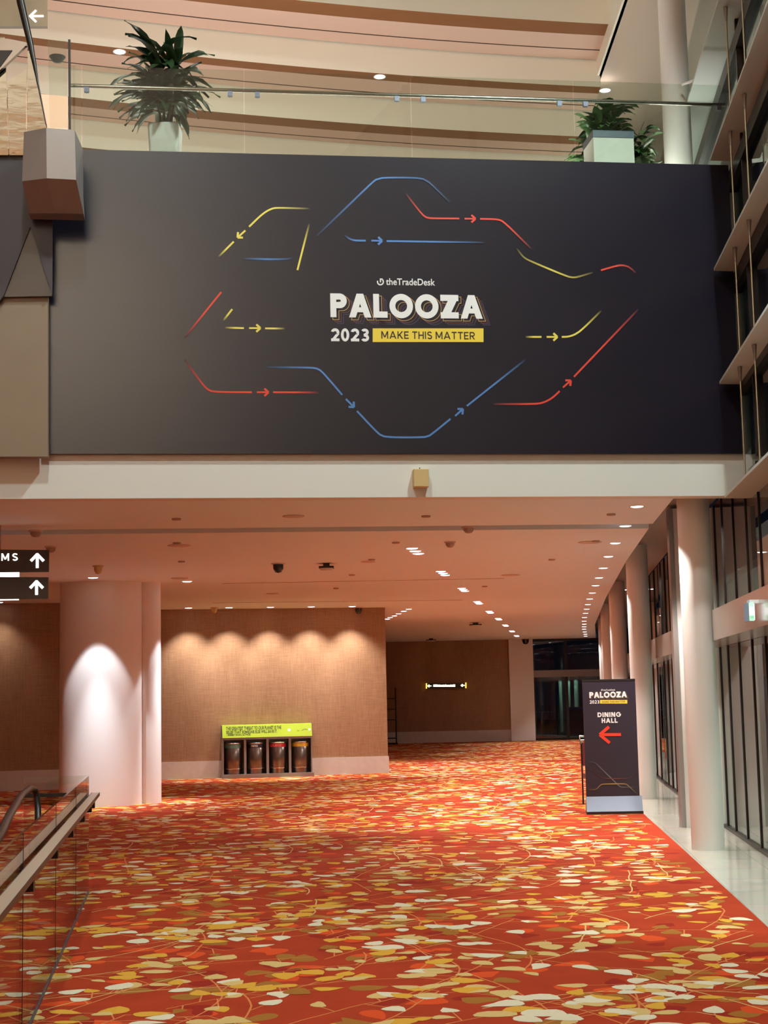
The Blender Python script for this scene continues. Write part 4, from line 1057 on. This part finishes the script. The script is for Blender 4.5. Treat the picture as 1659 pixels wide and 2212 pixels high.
graphic(mb, SP, sx([(210, 1440), (270, 1465), (330, 1520), (390, 1575), (780, 1572), (800, 1565), (880, 1480)]), srgb(120, 60, 64), 'se', .011, .0012, SN, .7)
graphic(mb, SP, sx([(195, 1728), (300, 1728), (320, 1720), (375, 1660), (390, 1650), (720, 1645), (745, 1655), (885, 1790)]), srgb(186, 160, 100), 'se', .013, .0014, SN, .9)
mb.build('route_lines', M['ink'], sd)

# ---- chair half hidden behind the stand
Yc = 25.6
ch = thing('side_chair', 'metal framed chair half hidden behind the dark banner stand', 'chair', (ony(1272, 1640, Yc).x, Yc, 0))
cx0 = ony(1252, 1600, Yc).x; ztop = ony(1256, 1591, Yc).z
mb = MB(); mb.tube([(cx0 + .02, Yc, ztop - .12), (cx0, Yc, ztop), (cx0 + .42, Yc, ztop), (cx0 + .42, Yc, ztop - .12)], .022, 10); mb.tube([(cx0 + .01, Yc, ztop - .06), (cx0 + .4, Yc, ztop - .06)], .012, 8); mb.build('top_rail', M['steel'], ch)
for xx, yy_ in ((cx0 + .025, Yc), (cx0 + .42, Yc), (cx0 + .10, Yc - .38), (cx0 + .40, Yc - .38)):
    mb = MB(); mb.tube([(xx, yy_, .0), (xx, yy_, ztop - .1 if yy_ == Yc else .45)], .014, 8); mb.build('leg', M['darkframe'], ch)
mb = MB(); mb.box((cx0 + .03, Yc - .40, .43), (cx0 + .43, Yc, .50)); mb.build('seat', M['seat_red'], ch)
mb = MB(); mb.box((cx0 + .04, Yc - .015, .62), (cx0 + .41, Yc + .015, ztop - .1)); mb.build('backrest', M['seat_red'], ch)

# ---- glass balustrade at the lower left
g_far, g_near = onz(190, 1928), onz(62, 2216)
m_ = (g_far.x - g_near.x) / (g_far.y - g_near.y)
class Run(Plane):                       # along y: a = distance from the far end toward the camera, off>0 = to the right
    def __init__(s, x0, y0, slope):
        k = math.hypot(1, slope); s.x0, s.y0 = x0, y0; s.d = Vector((-slope / k, -1 / k, 0)); s.n = Vector((1 / k, -slope / k, 0))
GR = Run(g_far.x, g_far.y, m_)
LEN = 12.0
bal2 = thing('floor_balustrade', 'glass balustrade with flat handrail along the open floor at lower left', 'balustrade', (g_far.x, g_far.y, 0))
js = [0, 1.15, 2.35, 4.3, 6.3, 8.3, LEN]
for i in range(len(js) - 1):
    mb = MB(); mb.pbox(GR, js[i] + .005, js[i + 1] - .005, -.008, .008, .02, 1.11); mb.build('glass_panel', M['glass'], bal2)
mb = MB(); mb.pbox(GR, 0, LEN, -.014, .014, 0, .02); mb.build('base_shoe', M['alu'], bal2)
mb = MB(); mb.pbox(GR, -.16, LEN, .028, .10, .915, .935); hr = mb.build('handrail', M['railtop'], bal2)
mb = MB(); mb.pbox(GR, -.16, LEN, .024, .028, .905, .937); mb.pbox(GR, -.16, LEN, .10, .104, .905, .937); mb.build('rail_lip', M['signbrown'], hr)
for a in (-.02, .55, 1.7, 3.2, 4.8, 6.6):
    mb = MB(); mb.pbox(GR, a, a + .10, .008, .065, .80, .915); mb.build('bracket', M['blackm'], bal2)
for xx in (162, 118, 46):
    best = min(((abs((lambda w: CX + F_PX * (w.x * math.cos(ROLL) - (-w.y * math.sin(PITCH) + (w.z - EYE) * math.cos(PITCH)) * math.sin(ROLL)) / (w.y * math.cos(PITCH) + (w.z - EYE) * math.sin(PITCH)))(GR.at(k * .02, 0, .6)) - xx), k * .02) for k in range(400)))
    mb = MB(); mb.pbox(GR, best[1] - .006, best[1] + .006, -.0095, .0095, .02, 1.11); mb.build('joint_seal', M['darkframe'], bal2)
e1 = GR.at(0, 0, 0)
mb = MB(); mb.box((e1.x - .62, e1.y - .008, .02), (e1.x - .01, e1.y + .008, 1.11)); mb.build('glass_return', M['glass'], bal2)
mb = MB(); mb.box((e1.x - .60, e1.y - .06, .915), (e1.x - .2, e1.y - .03, .95)); mb.build('return_rail', M['blackm'], bal2)
# moving handrail of the down escalator left of the glass
mh = thing('escalator_handrail', 'black looped escalator handrail end beyond the lower left glass', 'handrail', (e1.x - .45, e1.y - .5, 0))
A, B = onz(66, 1703, 1.02), onz(-6, 1812, 1.02)
px_ = lambda x, y, Y: ony(x, y, Y)
Yh = A.y
loop = [onz(-60, 1890, .98), onz(2, 1800, .99), onz(22, 1758, 1.0), onz(48, 1716, 1.01), onz(66, 1703, 1.02)]
l2 = [ony(75, 1706, Yh + .12), ony(80, 1722, Yh + .14), ony(82, 1748, Yh + .1), ony(82, 1780, Yh)]
P0 = smooth_pts
mb = MB(); pts = [loop[0] + (loop[0] - loop[1]) * 3] + loop + l2
mb.tube(pts, .031, 12); mb.build('rubber_belt', M['black'], mh)
mb = MB(); bs = pts[-1]; mb.tube([bs, Vector((bs.x, bs.y, 0))], .03, 10); mb.build('newel_post', M['blackm'], mh)

# ---- lit exit sign on the steel header
XS = Plane(0, 14.1, 0.0)
c = XS.px(1626, 1320); ex = thing('exit_sign', 'lit green and white exit sign box on the steel header above the doors', 'sign', tuple(XS.at(c[0], 0, c[1])))
x0, z1 = XS.px(1617, 1302); x1, z0 = XS.px(1629, 1341)
mb = MB(); mb.box((x0, 14.1, z0), (x1, 14.3, z1)); mb.build('light_body', plain('pale_blue_casing', srgb(150, 200, 240), .3), ex)
mb = MB(); mb.box((x0, 14.09, z0), (x1, 14.1, z1)); mb.build('face', M['exit_green'], ex)
mb = MB(); mb.box((x0 + .002, 14.08, z0 + .05), (x1 - .006, 14.09, z1 - .05)); mb.build('pictogram_panel', M['exit_white'], ex)
mb = MB(); mb.box((x1, 14.11, z0 + .01), (x1 + .012, 14.29, z1 - .01)); mb.build('side_panel', M['exit_white'], ex)
mb = MB(); mb.box((x0 + .02, 14.15, z1), (x1 + .15, 14.25, z1 + .03)); mb.build('bracket', M['trim'], ex)

# ---- small lit sign on the far wall
FS = FW.shifted(.12)
fs = thing('lit_wall_sign', 'small glowing sign with arrows on the dark brown far wall', 'sign', tuple(FS.at(FS.px(964, 1482)[0], 0, FS.px(964, 1490)[1])))
mb = MB(); mb.ppoly(FS, P_([(921, 1487.5), (1007, 1486.5), (1007, 1475), (921, 1476)], FS), -.10, 0); mb.build('sign_box', M['signbrown'], fs)
mb = MB(); mb.ppoly(FS, P_([(920, 1487.5), (922.5, 1487.5), (922.5, 1476), (920, 1476)], FS), -.04, .01); mb.ppoly(FS, P_([(1005, 1486.5), (1007.5, 1486.5), (1007.5, 1474.5), (1005, 1474.5)], FS), -.04, .01); mb.build('lit_end', M['sign_yellow'], fs)
mb = MB(); big_arrow(mb, FS, (924.5, 1481.8), (932, 1481.8), 4, .035, .002); big_arrow(mb, FS, (996.5, 1480.6), (1004, 1480.6), 4, .035, .002); mb.build('arrow', M['sign_text'], fs)
mb = MB(); random.seed(5); x = 936.0
while x < 983:
    w = random.uniform(1.6, 3.2); h_ = random.uniform(1.4, 2.6)
    if not 960.2 < x < 961.6: mb.ppoly(FS, P_([(x, 1483.6), (x + w, 1483.5), (x + w, 1481 - h_), (x, 1481.2 - h_)], FS), .001, .004)
    x += w + .35
mb.build('tiny_letters', M['sign_text'], fs)

# ---- rack near the corner in front of the far wall
Yr = 59.6
rk = thing('metal_rack', 'dark metal rack standing in the shadow by the far brown wall', 'rack', (.1, Yr, 0))
x0, x1 = -.02, ony(855, 1540, Yr).x
mb = MB(); mb.tube([(x1, Yr, 0.05), (x1, Yr, ony(855, 1486, Yr).z)], .025, 8); mb.tube([(x1 - .45, Yr + .4, 0.05), (x1 - .45, Yr + .4, ony(855, 1486, Yr).z)], .025, 8); mb.build('upright', M['darkframe'], rk)
for y in (1510, 1533, 1556, 1596):
    z = ony(845, y, Yr).z; mb = MB(); mb.box((x0 - .3, Yr, z), (x1, Yr + .5, z + .035)); mb.build('shelf', M['darkframe'], rk)
mb = MB(); mb.box((x0 - .3, Yr, 0.0), (x1 + .05, Yr + .5, .06)); mb.build('base', M['blackm'], rk)

# ---- outside the far window
for i, (xa, xb, lb) in enumerate(((1207, 1214, 'leftmost pale pillar outside the far window'), (1224, 1232, 'middle pale pillar outside the far window'), (1240, 1250, 'rightmost pale pillar outside the far window'))):
    Y = 75.0; a, b = ony(xa, 1490, Y), ony(xb, 1490, Y)
    mb = MB(); mb.lathe([((b.x - a.x) / 2, -.02), ((b.x - a.x) / 2, 2.62)], ((a.x + b.x) / 2, Y, 0), 20)
    tag(mb.build('outside_pillar', M['night_pillar']), lb, 'pillar', 'pillars outside the far window')
    l = bpy.data.lights.new('pillar_lamp', 'SPOT'); l.energy = 40; l.color = (.8, 1, .88); l.spot_size = 1.0
    lo = bpy.data.objects.new('pillar_lamp', l); COL.objects.link(lo); lo.location = ((a.x + b.x) / 2 - .2, Y - .7, 2.9); aim(lo, (.1, .6, -1.2))
a, b = ony(1228, 1534, 66), ony(1262, 1592, 66)
cb = thing('blue_cabinet', 'dark blue cabinet standing outside the far window', 'cabinet', ((a.x + b.x) / 2, 66, 0))
mb = MB(); mb.box((a.x, 66, 0), (b.x, 66.8, a.z)); mb.build('body', plain('dark_teal_panel', srgb(22, 44, 66), .6), cb)
mb = MB(); mb.box((a.x - .03, 65.95, a.z), (b.x, 66.85, a.z + .12)); mb.build('lid', M['bluebox'], cb)
a, b = ony(1157, 1537, 68), ony(1205, 1596, 68)
spot_light('cabinet_fill', (a.x + .5, 64.0, 3.6), (.1, .6, -1), 60, 90, .6, (.6, .8, 1.0), .1)  # spot added to make the blue cabinet visible
a, b = ony(1157, 1537, 68), ony(1205, 1596, 68)
rl = thing('outside_railing', 'dark railing outside the left part of far window', 'railing', ((a.x + b.x) / 2, 68, 0))
mb = MB(); mb.box((a.x, 68, a.z - .05), (b.x, 68.06, a.z)); mb.build('top_rail', M['greyframe'], rl)
for i in range(4):
    x = a.x + (b.x - a.x) * i / 3; mb = MB(); mb.box((x - .03, 68, 0), (x + .03, 68.06, a.z + .25)); mb.build('post', M['darkframe'], rl)

# ================================================================== CEILING FIXTURES
def spot(name, loc, d, power, size, blend, color, parent=None, r=.06):
    l = bpy.data.lights.new(name, 'SPOT'); l.energy = power; l.spot_size = math.radians(size); l.spot_blend = blend; l.color = color; l.shadow_soft_size = r
    o = bpy.data.objects.new(name, l); COL.objects.link(o)
    if parent is not None: o.parent = parent; o.location = Vector(loc) - wloc(parent)
    else: o.location = loc
    aim(o, d); return o
def downlight(x, y, z, r, label, group, power, size, blend, color, d=(0, 0, -1), lens='lens'):
    t = thing('downlight', label, 'ceiling light', (x, y, z), group)
    mb = MB(); mb.lathe([(r, -.001), (r * 1.22, -.006), (r * 1.22, .0)], (x, y, z), 24, caps=False); mb.build('trim_ring', M['trim'], t)
    mb = MB(); mb.lathe([(0.001, -.012), (r * .7, -.010), (r, -.002)], (x, y, z), 24); mb.build('lens', M[lens], t)
    spot('downlight_lamp', (x, y, z - .02), d, power, size, blend, color, t, r * .6)
    return t
px_right = [(1376, 1094), (1351, 1136), (1329, 1173), (1314, 1202), (1303, 1227), (1294, 1248), (1286.5, 1264.5), (1279.5, 1280.5), (1274, 1293.5), (1270, 1305.5), (1267.5, 1315.5), (1265, 1324.5), (1262.5, 1333.5), (1262, 1341.5), (1262, 1348), (1261.8, 1353.5), (1261.7, 1359), (1263, 1364.8), (1264.5, 1369.8), (1265, 1374)]
for i, p in enumerate(px_right):
    q_ = onz(*p, H)
    downlight(q_.x, q_.y, H, .075, 'round recessed lamp beside the windows, %s counted from the viewer' % ORD[i], 'recessed lamps along the windows', P_RIGHT, 92, .4, NEUT)
px_tri = [(897, 1190), (957, 1238), (1001, 1273.5), (1033, 1301.5), (1058, 1322), (1077, 1337), (1092, 1351), (1106, 1363.5), (1116, 1373.5)]
prev = None
tri_pts = [onz(*p, H) for p in px_tri]
for i, q_ in enumerate(tri_pts):
    t = thing('triple_lamp', 'three lamp ceiling fitting in the middle row, %s counted from the viewer' % ORD[i], 'ceiling light', tuple(q_), 'triple lamps along the hall middle')
    dv = Vector((.127, 1, 0)).normalized()
    for k in (-1, 0, 1):
        c = q_ + dv * (.43 * k)
        mb = MB(); mb.lathe([(.001, -.014), (.06, -.012), (.085, -.004)], (c.x, c.y, H), 20); mb.build('lens', M['lens'], t)
        mb = MB(); mb.lathe([(.085, -.002), (.1, -.006), (.1, 0)], (c.x, c.y, H), 20, caps=False); mb.build('trim_ring', M['trim'], t)
    spot('triple_lamp_light', q_ + Vector((0, 0, -.03)), (0, 0, -1), P_TRIPLE * (1 if i < 5 else .75), 74, .5, COOL, t, .15); spot('triple_lamp_light', q_ + Vector((0, 0, -.05)), (0, 0, -1), P_TRIPLE * (.85, .85, .85, .6, .3, .15, .1, .1, .1)[i], 160, .7, NEUT, t, .15)
px_wash = [(404, 1316), (490, 1315), (578, 1313.5), (665, 1313), (752, 1311)]
for i, p in enumerate(px_wash):
    a = BW.px(*p)[0]; q_ = BW.at(a, .60, H)
    downlight(q_.x, q_.y, H, .085, 'wall washer lamp above the recycling wall, %s from the left' % ORD[i], 'wall washers over the bins', P_WASH, 88, .8, NEUT, (0, .15, -1))
for p, lb in (((196, 1248), 'recessed lamp shining down the front of the wide white pillar'), ):
    q_ = Vector((onz(*p, H).x + .04, 26.65, H)); t = downlight(q_.x, q_.y, H, .085, lb, 'recessed pillar lamps', P_COLUMN, 67, .22, COOL)
    spot('downlight_lamp', (q_.x, q_.y, H - .02), (0, .02, -1), P_COLUMN * .8, 46, .9, COOL, t); spot('downlight_lamp', (q_.x, q_.y, H - .02), (0, .17, -1), P_COLUMN * 1.1, 30, .9, COOL, t)
q_ = onz(404, 1256, H); t = downlight(q_.x, q_.y, H, .085, 'recessed lamp right of the white pillar top', 'recessed pillar lamps', 380, 57, .25, COOL)
spot('downlight_lamp', (q_.x, q_.y, H - .02), (-.14, .14, -1), 1100, 32, .9, COOL, t)
q_ = Vector((-3.98, 27.36, H)); 
q_ = Vector((LW.at(LW.px(0, 1305)[0], .4, H))); downlight(q_.x, q_.y, H, .085, 'wall washer lamp over the far left brown wall', 'wall washers over the bins', P_WASH * .22, 100, .9, SOFT)
for i, p in enumerate([(883, 1315.5), (872, 1320), (861, 1325.5), (852, 1330), (843, 1333.5), (837, 1337)]):
    q_ = onz(*p, H); downlight(q_.x, q_.y, H, .075, 'small lamp in the slanting row past the wall corner, %s from the right' % ORD[i], 'lamps in the slanting row', P_FAR, 70, .5, NEUT)
for i, y in enumerate((19.4, 22.5, 29.5, 38.0)):
    x = (cedge_x(y) + glass_x(y)) / 2 + .1
    downlight(x, y, H + .35, .07, 'recessed lamp above the marble border, %s from the viewer' % ORD[i], 'lamps over the marble border', 420, 100, .4, NEUT)
# gallery soffit downlights
for (x, y), (yy_, zz), lb in (((258, 102), (21.36, 10.73), 'gallery ceiling lamp left of the big plant'), ((820, 162), (21.36, 10.73), 'gallery ceiling lamp above the middle of the balustrade'),
                             ((1325, 58), (20.2, 11.14), 'gallery ceiling lamp at the top right timber strip'), ((1307, 194), (21.36, 10.73), 'gallery ceiling lamp above the right planter')):
    q_ = onz(x, y, zz); yb = yy_ + BEND(q_.x); q_ = Vector((q_.x * yb / q_.y, yb, zz))
    downlight(q_.x, q_.y, zz, .075, lb, 'gallery ceiling lamps', 45, 90, .4, WARM)

def dome(p, r, mat, lb, name='detector', cat='smoke detector', group='smoke detectors', h=.07):
    c = onz(*p, H); t = thing(name, lb, cat, tuple(c), group)
    mb = MB(); mb.lathe([(r, 0), (r, -.012), (r * .9, -.018)], tuple(c), 20); mb.build('base_plate', M['sprink'], t)
    mb = MB(); mb.lathe([(r * .75, -.016), (r * .72, -.016 - h * .5), (r * .45, -.016 - h * .9), (0.002, -.016 - h)], tuple(c), 20); mb.build('dome', M[mat], t)
def disc(p, r, lb, name='ceiling_speaker', cat='ceiling speaker', group='flush ceiling discs', mat='sprink', th=.012):
    c = onz(*p, H); mb = MB(); mb.lathe([(r, 0), (r * 1.02, -th * .6), (r * .9, -th), (.002, -th)], tuple(c), 24)
    tag(mb.build(name, M[mat]), lb, cat, group)
dome((77, 1146), .09, 'detector', 'dome smoke detector near the ceiling slot at far left')
dome((110, 1180.5), .09, 'detector', 'dome smoke detector right above the hanging arrow signs')
dome((1012, 1138), .09, 'detector', 'dome smoke detector just before the ceiling slot')
dome((972, 1170), .085, 'detector', 'dome smoke detector just past the ceiling slot')
dome((212, 1222), .09, 'brass', 'tan cone shaped detector above the white pillar', 'cone_detector', 'detector', 'cone detectors', .12)
dome((463, 1312), .09, 'brass', 'tan cone shaped detector by the second wall washer', 'cone_detector', 'detector', 'cone detectors', .12)
dome((601, 1217), .115, 'dome', 'black dome security camera left of the wireless unit', 'dome_camera', 'camera', 'dome cameras', .14)
dome((774, 1312), .11, 'dome', 'black dome security camera at right end of the brown wall', 'dome_camera', 'camera', 'dome cameras', .14)
dome((1135, 1380), .18, 'dome', 'black dome security camera in front of the far pale pier', 'dome_camera', 'camera', 'dome cameras', .2)
for p, lb, k in (((705, 1217), 'black and white wireless unit hanging under the mid ceiling', 1.0), ((1027, 1345), 'dark wireless unit between the far lamp rows', 1.5), ((931, 1379), 'dark wireless unit just before the far brown wall', 1.5)):
    c = onz(*p, H); t = thing('wireless_unit', lb, 'wireless unit', tuple(c), 'wireless units')
    mb = MB(); mb.box((c.x - .05 * k, c.y - .05, H - .05), (c.x + .05 * k, c.y + .05, H)); mb.build('mount', M['blackm'], t)
    mb = MB(); mb.box((c.x - .12 * k, c.y - .12, H - .08), (c.x + .12 * k, c.y + .12, H - .05)); mb.build('plate', M['blackm'], t)
    mb = MB(); mb.lathe([(.105 * k, -.08), (.1 * k, -.11), (.002, -.112)], tuple(c), 20); mb.build('cover', M['trim'], t)
DI = [((387, 1178), .16, 'wide flush ceiling disc past the slot at left'), ((634, 1114.5), .13, 'flush ceiling disc above the cream beam middle'), ((588, 1282), .13, 'flush ceiling disc before the wall washers'),
      ((1274, 1171), .17, 'flush ceiling disc right of middle past the slot'), ((1103, 1242), .17, 'flush ceiling disc right of the middle lamp row'), ((388, 1249), .15, 'flush ceiling disc beside the pillar lamp'), ((795, 1213), .12, 'flush ceiling disc right of the black dome camera')]
for p, r, lb in DI: disc(p, r, lb)
SPK = [((381, 1120), 'above the left beam'), ((382, 1172), 'just past the slot at left'), ((920, 1114), 'above the tan box on beam'), ((1320, 1110), 'beside the first window lamp'), ((1287, 1168), 'beside the third window lamp'), ((855, 1171), 'past the slot in the middle'),
       ((803, 1208), 'right of the wireless unit'), ((760, 1241), 'before the long ceiling joint'), ((1192, 1208), 'between middle and window rows'), ((1047, 1266), 'right of the second triple lamp'), ((726, 1270), 'past the long ceiling joint'), ((392, 1212), 'above and right of the pillar')]
for p, lb in SPK: disc(p, .055, 'small dark sprinkler disc ' + lb, 'sprinkler', 'sprinkler', 'ceiling sprinklers', 'detector', .02)
# long fine joints in the ceiling
for (xa, ya), (xb, yb), lb in (((480, 1260), (1090, 1249), 'long thin dark joint across the middle ceiling'), ((460, 1302), (1000, 1296), 'second thin joint across the ceiling before brown wall')):
    a, b = onz(xa, ya, H), onz(xb, yb, H)
    mb = MB(); mb.add([(a.x, a.y, H - .004), (b.x, b.y, H - .004), (b.x, b.y + .06, H - .004), (a.x, a.y + .06, H - .004), (a.x, a.y, H), (b.x, b.y, H), (b.x, b.y + .06, H), (a.x, a.y + .06, H)], [(0, 3, 2, 1), (0, 1, 5, 4), (2, 3, 7, 6), (1, 2, 6, 5), (3, 0, 4, 7)])
    tag(mb.build('trim_1' if ya < 1280 else 'trim_2', M['detector']), lb, 'ceiling joint', kind='structure')
